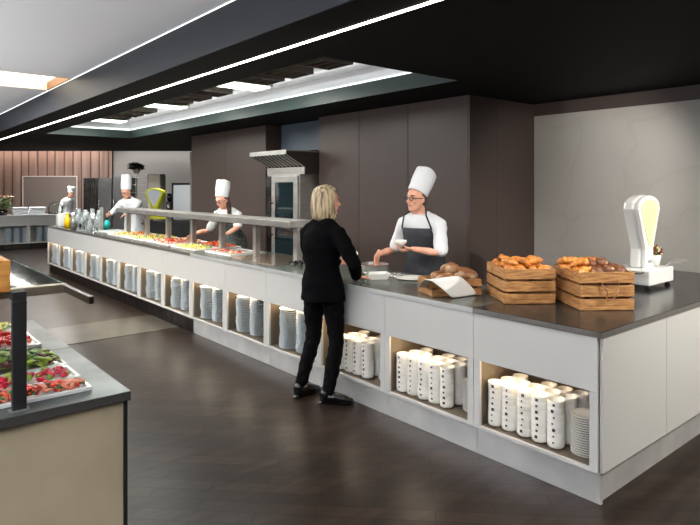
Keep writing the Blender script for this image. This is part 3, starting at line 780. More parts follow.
# ------------------------------------------------------------ chef's pans and dishes
def dish(name, lab, cat, loc, prof, m, n=32, group=None):
    b = MB(); b.lathe(prof, n); o = b.build(name, m); o.location = loc; return tag(o, lab, cat, group)
pl = at(383, 270, Z=ZW)
t = thing('saute_pan', 'round stainless steel pan that the bespectacled chef stirs', 'pan', (3.50, 3.86, ZW))
b = MB(); b.lathe([(.001, .0006), (.145, .0006), (.15, .006), (.15, .062), (.153, .064), (.147, .064), (.145, .01), (.001, .006)], 36); b.build('pan_body', 'chrome', t)
b = MB(); b.lathe([(.001, .035), (.144, .035), (.144, .039), (.001, .041)], 30); b.build('sauce', 'bowlfood', t)
b = MB(); b.tube([(-.10, .11, .055), (-.17, .19, .07), (-.27, .30, .075)], [.008, .008, .01]); b.build('handle', 'steel', t)
# rectangular white dish
t = thing('oven_dish', 'rectangular white dish on the counter in front of the steel pan', 'dish', (*at(377, 279, Z=ZW)[:2], ZW), R_(-30))
b = MB()
def rect(w, d, z): return [(-w, -d, z), (w, -d, z), (w, d, z), (-w, d, z)]
vs = rect(.07, .05, .0006)+rect(.10, .07, .05)+rect(.094, .064, .05)+rect(.066, .046, .006)
fs = [(3, 2, 1, 0), (12, 13, 14, 15)]+[(k*4+i, k*4+(i+1)%4, (k+1)*4+(i+1)%4, (k+1)*4+i) for k in range(3) for i in range(4)]
b.add(vs, fs); b.build('dish', 'white', t, bevel=.006)
dish('serving_plate', 'white plate lying flat between the pan and the folded cloth', 'plate', (*at(411, 279, Z=ZW)[:2], ZW), [(.001, .0006), (.08, .0006), (.125, .012), (.123, .016), (.078, .006), (.001, .005)], 'porcelain')
gl = at(356, 280, Z=ZW)
dish('glass_bowl', 'clear glass bowl beside the hand of the woman', 'bowl', (3.13, 3.60, ZW), [(.001, .0006), (.04, .0006), (.075, .05), (.07, .05), (.036, .006), (.001, .005)], 'glass')
t = thing('cloche', 'steel lid lying on the white plate beside the pan', 'lid', (*at(403, 276, Z=ZW)[:2], ZW+.012)); t.location = (3.46, 3.52, ZW)
b = MB(); b.lathe([(.09, .0006), (.085, .014), (.05, .024), (.001, .028)], 28); b.build('dome', 'chrome', t); b = MB(); b.lathe([(.006, .027), (.006, .04), (.012, .046), (.001, .05)], 14); b.build('knob', 'black', t)
# glass tumblers at gantry end
for i, (dx, dy) in enumerate(((0, 0), (.075, .02), (.03, -.07))):
    dish('glass_tumbler', 'clear glass tumbler at the near foot of the serving shelf, %s' % ['leftmost', 'rearmost', 'nearest'][i], 'glass', (3.14+dx, 4.56+dy, ZW), [(.001, .0006), (.026, .0006), (.032, .05), (.030, .05), (.024, .006), (.001, .005)], 'glass', group='tumblers at the near end of the serving shelf')

# ------------------------------------------------------------ glassware at far end
def bottle(lab, loc, h, r, m, capm, cat='bottle', name='bottle'):
    t = thing(name, lab, cat, loc); b = MB()
    b.lathe([(.001, .0006), (r, .0006), (r, h*.6), (r*.5, h*.76), (r*.38, h*.94), (r*.3, h*.94), (.001, h*.93)], 20); b.build('body', m, t)
    b = MB(); b.lathe([(r*.42, h*.94), (r*.42, h), (.001, h)], 16); b.build('cap', capm, t)
pY = lambda px, X=3.3: at(px, 200, X=X)[1]
q = at(67.5, 228, X=3.08); bottle('yellow squeeze bottle at the far end of the counter', (q.x, q.y, ZW), .26, .055, 'yellow', 'yellow')
q = at(61, 226, X=3.06); t = thing('napkin_dispenser', 'white box beside the yellow bottle at the far counter end', 'box', (q.x, q.y, ZW)); box_('case', (-.07, .07, -.08, .08, .0006, .22), 'white', t, .006); box_('paper', (-.04, .04, -.05, .05, .22, .25), 'paper', t)
names = ['glass_pitcher', 'glass_pitcher', 'wine_glass', 'wine_glass', 'wine_glass', 'glass_pitcher', 'wine_glass', 'wine_glass', 'glass_pitcher', 'wine_glass', 'wine_glass', 'wine_glass']
wn = words+['seventeenth', 'eighteenth', 'nineteenth', 'twentieth']
M['sparkle'] = mat('cut_glass', (225, 232, 232), .08, 0, trans=.75, ior=1.3)
for i in range(20):
    px = 73.5+i*1.35; i_ = i; X = (3.02, 3.14, 3.27)[i % 3]; q = at(px, 230, X=X); h = (.30, .22, .18, .27, .36)[i % 5]
    b = MB()
    if names[i % 12] == 'wine_glass':
        prof = [(.001, .0006), (.036, .0006), (.036, .004), (.005, .01), (.004, h*.45), (.03, h*.55), (.04, h*.75), (.032, h), (.030, h), (.037, h*.75), (.028, h*.57), (.001, h*.5)]
        lab = 'stemmed glass among the glassware at the far counter end, %s glass from the left'; ct = 'glass'
    else:
        prof = [(.001, .0006), (.05, .0006), (.055, h*.5), (.035, h*.8), (.045, h), (.042, h), (.032, h*.8), (.05, h*.5), (.046, .008), (.001, .006)]
        lab = 'clear glass jug among the glassware at the far counter end, %s piece from the left'; ct = 'jug'
    b.lathe(prof, 18); o = b.build(names[i % 12], 'sparkle' if i % 5 else 'chrome'); o.location = (q.x, q.y, ZW)
    lb = (lab if i % 5 else lab.replace('clear glass', 'shiny steel').replace('stemmed glass', 'shiny steel goblet')) % wn[i]
    tag(o, lb, ct, 'glassware at the far end of the counter')
# chafing / glass dome things near chef with the navy collar
q = at(111, 232, X=3.35)
t = thing('spray_bottle', 'teal bottle standing by the hand of the chef with the navy collar', 'bottle', (3.52, 10.95, ZW+.0006)); b = MB(); b.lathe([(.001, .0), (.05, .0), (.055, .09), (.03, .15), (.001, .155)], 18); b.build('body', 'teal', t); b = MB(); b.lathe([(.02, .15), (.02, .19), (.001, .192)], 14); b.build('cap', 'black', t)

# ------------------------------------------------------------ salad counter in the foreground
SX = .775; SYF = 2.15; SYB = 3.65
sc = thing('salad_counter', 'beige salad counter in the left foreground with a grey steel top', 'counter', (-1.2, SYF, 0))
box_('body', (0, SX+1.2-.02, .02, SYB-SYF-.02, .12, ZL-.001), 'panel_beige', sc, .002)
box_('plinth', (.05, SX+1.2-.06, .07, SYB-SYF-.07, .001, .12), 'steel', sc)
box_('corner_strip', (SX+1.2-.0195, SX+1.2-.008, .012, SYB-SYF-.02, .12, ZL-.001), 'black', sc)
M['zinc'] = mat('zinc_top', (104, 112, 112), .33, .6, noise=((74, 82, 82), 5, .35, .65))
for ya, yb, lab in ((SYF, 2.915, 'near'), (2.918, SYB, 'far')):
    t = thing('salad_worktop', 'grey steel top of the foreground salad counter, %s section' % lab, 'worktop', (-1.2, ya, ZL))
    box_('slab', (0, SX+1.2, 0, yb-ya, .0005, ZW-ZL-.002), 'dark_edge', t, .001); box_('steel_sheet', (0.001, SX+1.199, .001, yb-ya-.001, ZW-ZL-.002, ZW-ZL), 'zinc', t)
def stray(p1, p2, d, lab, fn, fl, mats, n, r, kind, h=.03):
    """tray whose right end runs between image points p1 (near) and p2 (far) on the top; d = length to the left"""
    a = at(*p1, Z=ZW); c = at(*p2, Z=ZW); w = abs(c.y-a.y); x1 = (a.x+c.x)/2
    cx, cy = x1-d/2, (a.y+c.y)/2
    tray((cx, cy, ZW), d, w-.006, 0, lab, None, 'white dishes on the salad counter', h=.016)
    food(fn, fl, (cx, cy, ZW), d-.06, w-.06, 0, mats, n, r, kind, h, cat='salad')
stray((90, 391), (84, 381), .95, 'white dish of sliced cured meat nearest the front edge of the salad counter', 'cured_meat', 'pink slices with herbs in the dish nearest the front edge', ['salmon', 'salmon', 'tomato', 'leaf'], 420, .013, 'strip', .02)
stray((79, 380), (70, 368), .95, 'white dish of radishes, second dish from the front edge', 'radishes', 'red radishes in the second dish from the front edge', ['radish', 'radish', 'lettuce'], 230, .013, 'blob', .03)
stray((69, 367), (50, 354), .95, 'white dish heaped with mixed green leaves on the salad counter', 'mixed_leaves', 'mixed green and red leaves, largest heap on the salad counter', ['lettuce', 'leaf', 'lettuce', 'lettuce_red'], 620, .019, 'leaf', .055)
stray((41, 347), (28, 334), .85, 'white dish of tomatoes on the far section of the salad counter', 'chopped_tomatoes', 'red tomato pieces on the far section of the salad counter', ['tomato', 'tomato', 'salmon'], 280, .015, 'blob', .04)
stray((19, 333.5), (10, 325.5), .8, 'white dish of pale lettuce at the far edge of the salad counter', 'pale_lettuce', 'pale green lettuce at the far edge of the salad counter', ['lettuce', 'cheese'], 160, .018, 'leaf', .04)
# sneeze guard
PXs, PYs = .425, 2.20
sg = thing('sneeze_guard', 'dark post and steel frame carrying a smoked glass shelf above the salad', 'sneeze guard', (PXs, PYs, ZW))
b = MB(); b.box(-.021, .021, -.012, .012, .004, .362); b.build('post', 'black', sg, bevel=.002)
b = MB(); b.box(-.03, .03, -.02, .02, .0005, .004); b.build('foot_plate', 'steel', sg)
ZR = 1.262-ZW
b = MB(); b.box(-1.6, .165, .055, .095, ZR, ZR+.03); b.build('front_bar', mat('bronze_steel', (170, 158, 138), .3, .8), sg, bevel=.002)
b = MB(); b.box(.150, .165, -.24, .054, ZR+.004, ZR+.028); b.build('side_arm', 'steel_dark', sg, bevel=.002)
b = MB(); b.box(-.02, .02, -.01, .055, ZR, ZR+.028); b.build('bracket', 'black', sg)
b = MB(); b.box(-1.6, .160, .10, 1.0, ZR+.016, ZR+.026); gs = b.build('glass_shelf', 'smoked', sg)
b = MB(); b.box(.1605, .166, .10, 1.0, ZR+.016, ZR+.026); b.build('glass_edge', 'glass_edge', gs)
t = thing('wooden_box', 'honey coloured wooden box on the smoked glass shelf at the left edge', 'box', (.02, 2.36, ZW+ZR+.0265))
bx0 = at(10.5, 292, Z=ZW+ZR+.026)
t.location = (bx0.x-.30, bx0.y, ZW+ZR+.0265)
b = MB(); b.box(0, .3, 0, .012, 0, .105); b.box(0, .3, .2, .212, 0, .105); b.box(0, .012, .012, .2, 0, .105); b.box(.288, .3, .012, .2, 0, .105); b.build('sides', 'oak', t, bevel=.002)
box_('base', (.012, .288, .012, .2, 0.0, .012), 'oak', t)
q = bx0
t = thing('menu_holder', 'thin chrome holder standing in the wooden box', 'holder', (bx0.x-.055, bx0.y+.10, ZW+ZR+.039)); b = MB(); b.tube([(0, 0, 0), (0, 0, .17)], .005); b.tube([(-.02, 0, .17), (.02, 0, .17)], .006); b.build('rod', 'chrome', t); b = MB(); b.lathe([(.02, 0), (.02, .004), (.006, .008)], 16); b.build('foot', 'chrome', t)

# ------------------------------------------------------------ far buffet counter
fc = thing('far_counter', 'distant white counter with plate niches at the left rear', 'cabinet', (2.6, 17.55, 0))
fx = fc.location
b = MB(); W_ = 2.2
b.box(.0, W_, .02, .7, .62, ZL); b.box(0, W_, .02, .7, .15, .17); b.box(0, .05, .02, .7, .17, .62); b.box(.98, 1.06, .02, .7, .17, .62); b.box(W_-.05, W_, .02, .7, .17, .62); b.box(.05, W_-.05, .5, .52, .17, .62)
b.build('body', 'panel', fc); box_('plinth', (.03, W_-.03, .08, .66, .001, .15), 'steel_dark', fc); box_('top', (-.01, W_+.01, 0, .72, ZL+.0005, ZW), 'worktop_edge', fc, .002)
fx0 = at(8, 230, Y=17.7).x
b = MB(); FS = []
for i, px in enumerate((8.2, 17, 25.5, 39.5, 48)):
    xx = at(px, 230, Y=17.75).x
    for k in range(26):
        b.T = Matrix.Translation((xx+random.uniform(-.003, .003), 17.76, .1705+k*.0155)); b.lathe([(.001, 0), (.06, 0), (.108, .012), (.106, .015), (.06, .005), (.001, .004)], 20)
tag(b.build('far_plates', 'plate_blue'), 'blue-grey plates stacked in the niches of the distant counter', 'plates', kind='stuff')
tw = MB()
for k in range(1): tw.box(-.19, .19, -.13, .13, 0, .05)
towel = None
for s_, px in enumerate((20.5, 36)):
    for k in range(4):
        q = at(px+k*.5*(1 if s_ else -1), 200, Y=17.85)
        lab = 'folded white towel in the %s towel pile on the distant counter, %s layer' % (['left', 'right'][s_], ['bottom', 'second', 'third', 'top'][k])
        if towel is None: towel = tw.build('folded_towel', 'cloth_white', bevel=.02); o = towel
        else: o = towel.copy(); C.objects.link(o)
        o.location = (q.x, q.y, ZW+.001+k*.0515); tag(o, lab, 'towel', 'folded white towels on the distant counter')
q = at(3, 205, Y=17.8); t = thing('flower_arrangement', 'tall leafy flower arrangement in a dark vase on the distant counter', 'flowers', (q.x, q.y, ZW))
b = MB(); b.lathe([(.001, .0006), (.09, .0006), (.12, .12), (.08, .16), (.001, .15)], 18); b.build('vase', 'smoked', t)
b = MB()
for i in range(170):
    a = random.random()*6.28; e = random.random(); r = .22*math.sqrt(random.random())
    strip_(b, (r*math.cos(a), r*math.sin(a), .16+e*.36), .12, .045, .002, 0 if e < .75 else random.choice((0, 1, 2)))
b.build('foliage', ['leaf', 'herb', 'cream'], t)
# glass dome display & appliances behind
q = FP(16.9, 56); t = thing('glass_dome', 'glass dome with glasses beneath at the right of the distant counter', 'glass dome', (*at(55.5, 205, Y=17.9)[:2], ZW))
b = MB(); b.lathe([(.2, .0006), (.2, .03), (.001, .03)], 24); b.build('stand', 'black', t)
b = MB(); b.lathe([(.18, .031), (.18, .18), (.14, .27), (.06, .32), (.001, .33)], 24); b.build('dome', 'glass', t)

# back wall double door
fd = FB-.09
t = MB()
def fbox(name, px0, px1, y0, y1, F, depth, m, parent=None, bevel=0.003):
    """box facing the camera axis between image columns/rows at depth F"""
    o = thing if False else None
    x0, x1 = Rp(px0, F), Rp(px1, F); z0 = HC-(y1-CY)/FPX*F; z1 = HC-(y0-CY)/FPX*F
    return x0, x1, z0, z1
def fthing(name, label, cat, px, F, z=0, group=None):
    x, y = FP(F, px); return thing(name, label, cat, (x, y, z), FACE, group)
x0, x1, z0, z1 = fbox('', 23, 78, 176, 230, fd, 0, None); 
dd = bpy.data.objects.new('door_1', None); C.objects.link(dd); dd.location = (*FR(fd, x0), 0); dd.rotation_euler = (0, 0, FACE); dd['kind'] = 'structure'
W = x1-x0; m_door = mat('taupe_door', (128, 118, 112), .4)
box_('door_leaf', (.03, W/2-.004, -.04, -.005, .005, z1-.03), m_door, dd, .003); box_('door_leaf', (W/2+.004, W-.03, -.04, -.005, .005, z1-.03), m_door, dd, .003)
b = MB(); b.box(0, .029, -.05, 0, .0, z1); b.box(W-.029, W, -.05, 0, 0, z1); b.box(.029, W-.029, -.05, 0, z1-.029, z1); b.build('door_frame', 'cream_box', dd)
# tall fridges
F1 = 15.0
def funit(name, label, cat, px0, px1, ytop, F, depth, parts, zb=0.0, ybot=None, group=None):
    x0, x1, z0, z1 = fbox('', px0, px1, ytop, ybot if ybot else 300, F, 0, None)
    z = zb if ybot is None else z0
    t = thing(name, label, cat, (*FR(F, x0), z), FACE, group); w = x1-x0; h = z1-z
    parts(t, w, h, depth); return t
def p_fridge(t, w, h, d):
    box_('body', (0, w, .02, d, .08, h), 'fridge', t, .004); box_('door', (.005, w-.005, 0, .019, .1, h-.12), 'fridge', t, .004)
    b = MB(); b.tube([(w*.12, -.04, h*.45), (w*.12, -.04, h*.7)], .012); b.tube([(w*.12, 0, h*.46), (w*.12, -.04, h*.46)], .008); b.tube([(w*.12, 0, h*.69), (w*.12, -.04, h*.69)], .008); b.build('handle', 'chrome', t)
    b = MB(); b.box(.03, .08, .05, d-.05, .002, .08); b.box(w-.08, w-.03, .05, d-.05, .002, .08); b.build('legs', 'black', t)
def p_ridged(t, w, h, d):
    box_('body', (0, w, .03, d, .002, h), 'steel_dark', t)
    b = MB()
    for k in range(7): b.box(.01+k*(w-.02)/7, .01+(k+.6)*(w-.02)/7, 0, .03, .02, h-.02)
    b.build('ribbed_front', 'steel_dark', t)
funit('ribbed_cabinet', 'dark ribbed cabinet left of the steel fridge at the rear', 'cabinet', 83, 97.5, 178, F1, .6, p_ridged)
funit('steel_fridge', 'tall stainless fridge behind the chef with the navy collar', 'fridge', 98, 111.5, 178, F1, .6, p_fridge)
funit('steel_fridge', 'tall stainless fridge directly behind the hat of the chef with the navy collar', 'fridge', 112.5, 127, 176.5, F1, .6, p_fridge)
def p_rack(t, w, h, d):
    b = MB()
    for x in (0, w-.025):
        for y in (0, d-.025): b.box(x, x+.025, y, y+.025, .002, h)
    b.build('frame', 'steel', t)
    for k in range(9):
        box_('tray', (.026, w-.026, .0, d, .35+k*(h-.4)/8.3, .365+k*(h-.4)/8.3), 'steel', t)
funit('tray_rack', 'tall steel rack of flat trays below the dark potted plant', 'rack', 128.5, 147, 173.5, 15.1, .55, p_rack)
x0, x1, z0, z1 = fbox('', 129, 147, 173.5, 300, 15.1, 0, None)
q = FP(15.35, 136.5); t = thing('potted_plant', 'dark leafy plant in a pale pot on top of the tray rack', 'potted plant', (q[0], q[1], z1+.006))
b = MB(); b.lathe([(.001, 0), (.07, 0), (.1, .12), (.001, .11)], 16); b.build('pot', 'cream_box', t)
b = MB()
for i in range(170):
    a = random.random()*6.28; r = .2*math.sqrt(random.random()); strip_(b, (r*math.cos(a), r*math.sin(a), .10+random.random()*.2*(1-r*2)), .11, .05, .002, 0)
b.build('foliage', 'leaf_dark', t)
# rack shelf to carry the plant
def p_box(m):
    def f(t, w, h, d): box_('case', (0, w, 0.02, d, 0, h), m, t, .006); box_('front', (.01, w-.01, 0, .019, .01, h-.01), m, t, .004)
    return f
# back counter
def p_bc(t, w, h, d):
    box_('body', (0, w, .02, d, .08, h-.04), 'black', t); box_('top', (0, w, 0, d, h-.039, h), 'steel_dark', t, .003); box_('plinth', (.02, w-.02, .06, d-.02, .002, .08), 'black', t)
x0_, _, _, _ = fbox('', 129, 192, 0, 0, 13.0, 0, None)
t = thing('back_counter', 'low dark counter at the rear carrying the lime green scale', 'counter', (*FR(13.0, Rp(129, 13.0)), 0), FACE); p_bc(t, Rp(198, 13.0)-Rp(129, 13.0), .9, .75)
q = FP(13.35, 155.5)
s2 = scale_thing('weighing_scale', 'lime green framed fan-headed scale on the rear counter', (q[0], q[1], .901), FACE+R_(-6), 'lime', 'silver_panel', 1.5, -.05, .12)
s2.scale = (1.2, 1.1, 1.05)
t = thing('storage_box', 'cream box standing high above the lime green scale at the rear', 'box', (*FR(14.6, Rp(147.5, 14.6)), .0), FACE)
w = Rp(160, 14.6)-Rp(147.5, 14.6); box_('case', (0, w, .02, .45, 0.002, HC+13.5/FPX*14.6), 'cream_box', t, .005); box_('door', (.01, w-.01, 0, .019, .05, HC+13/FPX*14.6-.02), 'cream_box', t, .004)
t = thing('dishwasher_cabinet', 'silver fronted appliance in a black frame at the left of the brown cabinets', 'appliance', (*FR(13.15, Rp(173, 13.15)), .901), FACE)
w = Rp(191.5, 13.15)-Rp(173, 13.15); b = MB(); b.box(-.03, w+.03, .0, .4, .80, .835); b.box(-.03, 0, .0, .4, 0, .8); b.box(w, w+.03, 0, .4, 0, .8); b.box(0, w, .36, .4, 0, .8); b.build('frame', 'black', t)
box_('front', (.005, w-.005, .01, .04, .02, .79), 'silver_panel', t, .004)
q = FP(13.2, 170); t = thing('coffee_grinder', 'slim black machine standing left of the silver appliance', 'appliance', (q[0], q[1], .901), FACE)
box_('body', (-.06, .04, -.1, .1, 0, .42), 'black', t, .01); b = MB(); b.lathe([(.05, .42), (.06, .52), (.05, .6), (.001, .6)], 16, c=(-.01, 0, 0)); b.build('hopper', 'smoked', t); box_('panel', (-.03, .01, -.106, -.1, .28, .36), 'chrome', t)
# ------------------------------------------------------------ people
def ik(S, W, l1, l2, pole):
    d = W-S; L = min(d.length, (l1+l2)*.995); dn = d.normalized(); W2 = S+dn*L
    a = (l1*l1-l2*l2+L*L)/(2*L); h = math.sqrt(max(l1*l1-a*a, 0))
    p = pole-dn*pole.dot(dn); p.normalize()
    return S+dn*a+p*h, W2
def hand(b, W, d, n, s, k=1, curl=.5, mi=0):
    """W wrist, d towards the fingers, n palm normal, s=+1 thumb along d x n"""
    d = d.normalized(); n = (n-d*n.dot(d)).normalized(); t = d.cross(n)*s
    b.tube([W-d*.02*k, W+d*.03*k, W+d*.075*k], [.026*k, .036*k, .038*k], 12, mi, flat=(n, .42))
    for off, L in ((.030, .066), (.010, .075), (-.010, .070), (-.029, .054)):
        p = W+d*.082*k+t*off*k; pts = [W+d*.05*k+t*off*.8*k, p]; dd = d+t*off*3; dd.normalize(); ang_ = 0
        for seg, f in ((.42, .5), (.32, 1.0), (.26, 1.4)):
            ang_ = curl*f; v = dd*math.cos(ang_)+n*math.sin(ang_); p = p+v*L*seg*k; pts.append(p)
        b.tube(pts, [.009*k, .0088*k, .0082*k, .0076*k, .0066*k], 8, mi)
    p0 = W+d*.012*k+t*.022*k; v = (d*.62+t*.72+n*.25).normalized(); p1 = p0+v*.042*k; v2 = (d*.85+t*.3+n*.4).normalized(); p2 = p1+v2*.03*k
    b.tube([p0, p1, p2, p2+(v2+n*.3).normalized()*.022*k], [.013*k, .0115*k, .0098*k, .0078*k], 8, mi)
def person(label, loc, face, h, lean=.05, female=False, feet=None, armR=None, armL=None, hyaw=0, hpitch=8, hroll=0,
           top='cloth_white', sleeve=.5, hem=.80, bottoms='cloth_black', apron=None, collar=None, hat=None, hair=None, haircol='hair_brown', glasses=False, beard=None, vox=.007, bend=0, shoe='leather'):
    k = h/1.70; rz = R_(face-90)
    t = thing('person', label, 'person', (loc[0], loc[1], 0), rz)
    inv = (Matrix.Translation((loc[0], loc[1], 0)) @ Matrix.Rotation(rz, 4, 'Z')).inverted()
    lp = lambda p: inv @ V(p)
    ld = lambda p: inv.to_3x3() @ V(p)
    sw = .178 if female else .198
    drop = lean*lean*.9
    def sp(z):   # spine point at relative height (unit person): hips .92 to neck 1.46
        u = max(0, (z-.92)/.54)
        return V((0, (lean*u**1.15)-.02*math.sin(u*3.1), (z-drop*min(u, 1)**1.5)*k))
    secs_m = [(.90, .165, .118), (.98, .155, .112), (1.06, .145, .104), (1.15, .152, .108), (1.25, .170, .118), (1.33, .176, .112), (1.385, .150, .090), (1.425, .095, .068), (1.46, .058, .055)]
    secs_f = [(.88, .170, .125), (.95, .168, .120), (1.05, .132, .098), (1.13, .136, .100), (1.23, .152, .116), (1.32, .158, .104), (1.375, .135, .082), (1.415, .085, .062), (1.46, .048, .048)]
    secs = secs_f if female else secs_m
    def tsec(z0, z1, g, gy=None):
        out = []
        for z, rx, ry in secs:
            if z0 <= z <= z1: c = sp(z); out.append((c.x, c.y, c.z, (rx+g)*k, (ry+(g if gy is None else gy))*k))
        return out
    Sh = {s: sp(1.335)+V((s*sw*k*.90, -.005, 0)) for s in (1, -1)}
    arms = {}
    for s, A in ((1, armR), (-1, armL)):
        if A is None: A = dict(w=None)
        if A.get('w') is None:
            W = Sh[s]+V((s*.06, .06, -.50*k)); pole = V((s*.3, -1, 0)); d = V((0, .25, -1)); n = V((-s, 0, 0))
        else:
            W = lp(A['w']); pole = ld(A.get('pole', (0, 0, -1))); d = ld(A['d']) if 'd' in A else None; n = ld(A['n'])
        E, W = ik(Sh[s], W, .285*k, .255*k, pole)
        if d is None: d = W-E
        arms[s] = (Sh[s], E, W, d, n, A.get('curl', .5))
    feet = [(V(f[0]), R_(f[1])) for f in feet] if feet else None
    F = {}
    for s in (1, -1):
        if feet: p, a = feet[0 if s == 1 else 1]; p = lp((p.x, p.y, 0)); fa = a-rz-R_(90)
        else: p = V((s*.11, 0, 0)); fa = -s*.15
        F[s] = (V((p.x, p.y, .085*k)), fa)
    legs = {}
    for s in (1, -1):
        H = V((s*.088*k, 0, .90*k)); A = F[s][0]; D_ = (A-H).length*1.008; Kn, A2 = ik(H, A, D_*.512, D_*.493, V((math.sin(-F[s][1])*.3, 1, 0))); legs[s] = (H, Kn, A)
    # head frame
    hc = sp(1.46)+V((0, .025+lean*.16, (.125-lean*.13)*k))
    HM = Matrix.Translation(hc) @ Matrix.Rotation(R_(hyaw), 4, 'Z') @ Matrix.Rotation(R_(-hpitch), 4, 'X') @ Matrix.Rotation(R_(hroll), 4, 'Y') @ Matrix.Scale(k*(.97 if female else 1), 4)
    # ---- body
    b = MB(); g = -.008
    b.loft(tsec(.8, 1.5, g), 28)
    for s in (1, -1):
        H, Kn, A = legs[s]
        b.tube([H, (H+Kn)/2, Kn, Kn*.65+A*.35, A], [.078*k, .066*k, .048*k, .05*k, .034*k], 14)
        fa = F[s][1]; dv = V((-math.sin(fa), math.cos(fa), 0)); c = V((A.x, A.y, .035))
        b.tube([c-dv*.035, c+dv*.06, c+dv*.15], [.03, .032, .024], 10)
        S, E, W, d, n, cu_ = arms[s]
        b.tube([S-V((s*.05*k, 0, .02)), S, (S+E)/2, E, E*.6+W*.4, W], [.05*k, .046*k, .040*k, .034*k, .036*k, .023*k], 12)
        hand(b, W, d, n, s, k*(.92 if female else 1), cu_)
    b.tube([sp(1.40)+V((0, -.01, 0)), hc+HM.to_3x3() @ V((0, -.02, -.055))], [.056*k if not female else .046*k, .052*k if not female else .043*k], 14)
    b.T = HM
    b.loft([(0, .052, -.117, .012, .014), (0, .046, -.108, .030, .032), (0, .032, -.088, .046, .052), (0, .014, -.058, .060, .076), (0, .003, -.02, .069, .090), (0, -.002, .02, .074, .096), (0, -.005, .06, .073, .094), (0, -.008, .09, .060, .078), (0, -.01, .108, .036, .048), (0, -.01, .116, .006, .008)], 28)
    b.tube([(0, .088, .022), (0, .100, -.004), (0, .109, -.022)], [.007, .009, .0125], 8); b.ball((.010, .100, -.026), .008); b.ball((-.010, .100, -.026), .008)
    b.tube([(-.045, .078, .034), (0, .09, .036), (.045, .078, .034)], [.008, .010, .008], 8)
    for s in (1, -1):
        b.ball((s*.038, .066, -.02), (.022, .02, .022)); b.ball((s*.075, -.004, -.004), (.009, .019, .031))
    b.tube([(-.02, .084, -.053), (0, .092, -.053), (.02, .084, -.053)], [.007, .010, .007], 8); b.ball((0, .078, -.092), (.02, .018, .016))
    b.T = Matrix()
    body = b.build('body', 'skin', t, remesh=vox, smooth=3)
    # ---- face
    for s in (1, -1):
        b = MB(); b.T = HM; b.ball((s*.031, .0835, .008), (.0125, .0075, .0085), 12); e = b.build('eye', 'eye', t)
        b = MB(); b.T = HM; b.ball((s*.031, .0895, .008), (.005, .003, .005), 10); b.build('iris', 'iris', e)
        b = MB(); b.T = HM; b.tube([(s*.016, .0965, .033), (s*.033, .094, .038), (s*.05, .083, .032)], [.003, .004, .0025], 8); b.build('eyebrow', haircol, t)
    b = MB(); b.T = HM; b.tube([(-.021, .0885, -.055), (0, .0985, -.054), (.021, .0885, -.055)], [.003, .0055, .003], 8); b.build('lips', 'lips', t)
    if glasses:
        b = MB(); b.T = HM
        for s in (1, -1):
            pts = [(s*.033+.022*math.cos(a), .104+.0, .008+.016*math.sin(a)) for a in [i*math.pi/8 for i in range(17)]]
            b.tube(pts, 0.0034, 6, caps=False); b.tube([(s*.055, .103, .012), (s*.077, .06, .012), (s*.079, -.01, .010)], 0.0034, 6)
        b.tube([(-.011, .104, .012), (.011, .104, .012)], 0.0034, 6); b.build('glasses', 'glasses', t)
    if beard:
        b = MB(); b.T = HM
        vs = []; fs = []; rows = [(-.03, .070, .086, .004), (-.06, .0625, .079, .013), (-.088, .050, .058, .03), (-.108, .034, .037, .044), (-.120, .012, .016, .05)]
        n = 18
        for z, rx, ry, yo in rows:
            for i in range(n+1):
                a = R_(-8+196*i/n); q = math.sin(a)
                zz = z-(.018*max(0, q)**4 if z > -.05 else 0)
                vs.append((rx*1.035*math.cos(a), yo+ry*1.035*math.sin(a), zz-(.012 if (z > -.05 and q > .6) else 0)))
        for j in range(len(rows)-1):
            for i in range(n):
                if j == 0 and 5 <= i <= 12: continue
                q = j*(n+1)+i; fs.append((q, q+1, q+n+2, q+n+1))
        b.add(vs, fs, 0, True); b.build('beard', beard, t, solid=.004)
    # ---- hair
    if hair == 'bob':
        b = MB(); b.T = HM; n = 60; rows = [(.130, .010, .012), (.127, .032, .038), (.115, .058, .068), (.094, .076, .092), (.065, .087, .106), (.03, .092, .112), (-.01, .096, .114), (-.05, .101, .114), (-.09, .103, .110), (-.125, .096, .100), (-.152, .084, .086)]
        vs = []; fs = []
        for j, (z, rx, ry) in enumerate(rows):
            open_ = 8 if j < 3 else (30, 52, 60, 62, 60, 54, 46, 46)[j-3]
            for i in range(n+1):
                a = R_(90+open_+(360-2*open_)*i/n)
                rr = 1+(.022*math.sin(i*2.1+j*.25)+.014*math.sin(i*4.7+j*.4))*min(1, j/3)
                dz = .016*math.sin(i*1.7)+.012*math.sin(i*3.9) if j == len(rows)-1 else 0
                vs.append((rx*rr*math.cos(a), -.010+ry*rr*math.sin(a), z+dz))
        for j in range(len(rows)-1):
            for i in range(n): q = j*(n+1)+i; fs.append((q, q+1, q+n+2, q+n+1))
        k0 = len(vs); vs.append((0, 0, .134))
        for i in range(n): fs.append((k0, i+1, i))
        b.add(vs, fs, 0, True); b.build('hair', haircol, t, solid=.014)
    elif hair == 'long':
        b = MB(); b.T = HM
        b.loft([(0, -.022, .06, .078, .09), (0, -.022, .02, .081, .088), (0, -.03, -.02, .079, .078), (0, -.035, -.06, .066, .06), (0, -.04, -.085, .05, .04)], 24)
        b.tube([(-.062, -.035, -.02), (-.075, -.02, -.10), (-.085, .02, -.19), (-.08, .045, -.26)], [.03, .034, .03, .016], 12)
        b.build('hair', haircol, t)
    elif hair == 'short':
        b = MB(); b.T = HM
        b.loft([(0, -.020, .055, .077, .088), (0, -.022, .02, .0775, .085), (0, -.03, -.02, .074, .076), (0, -.036, -.05, .06, .062), (0, -.04, -.065, .04, .04)], 24)
        b.build('hair', haircol, t)
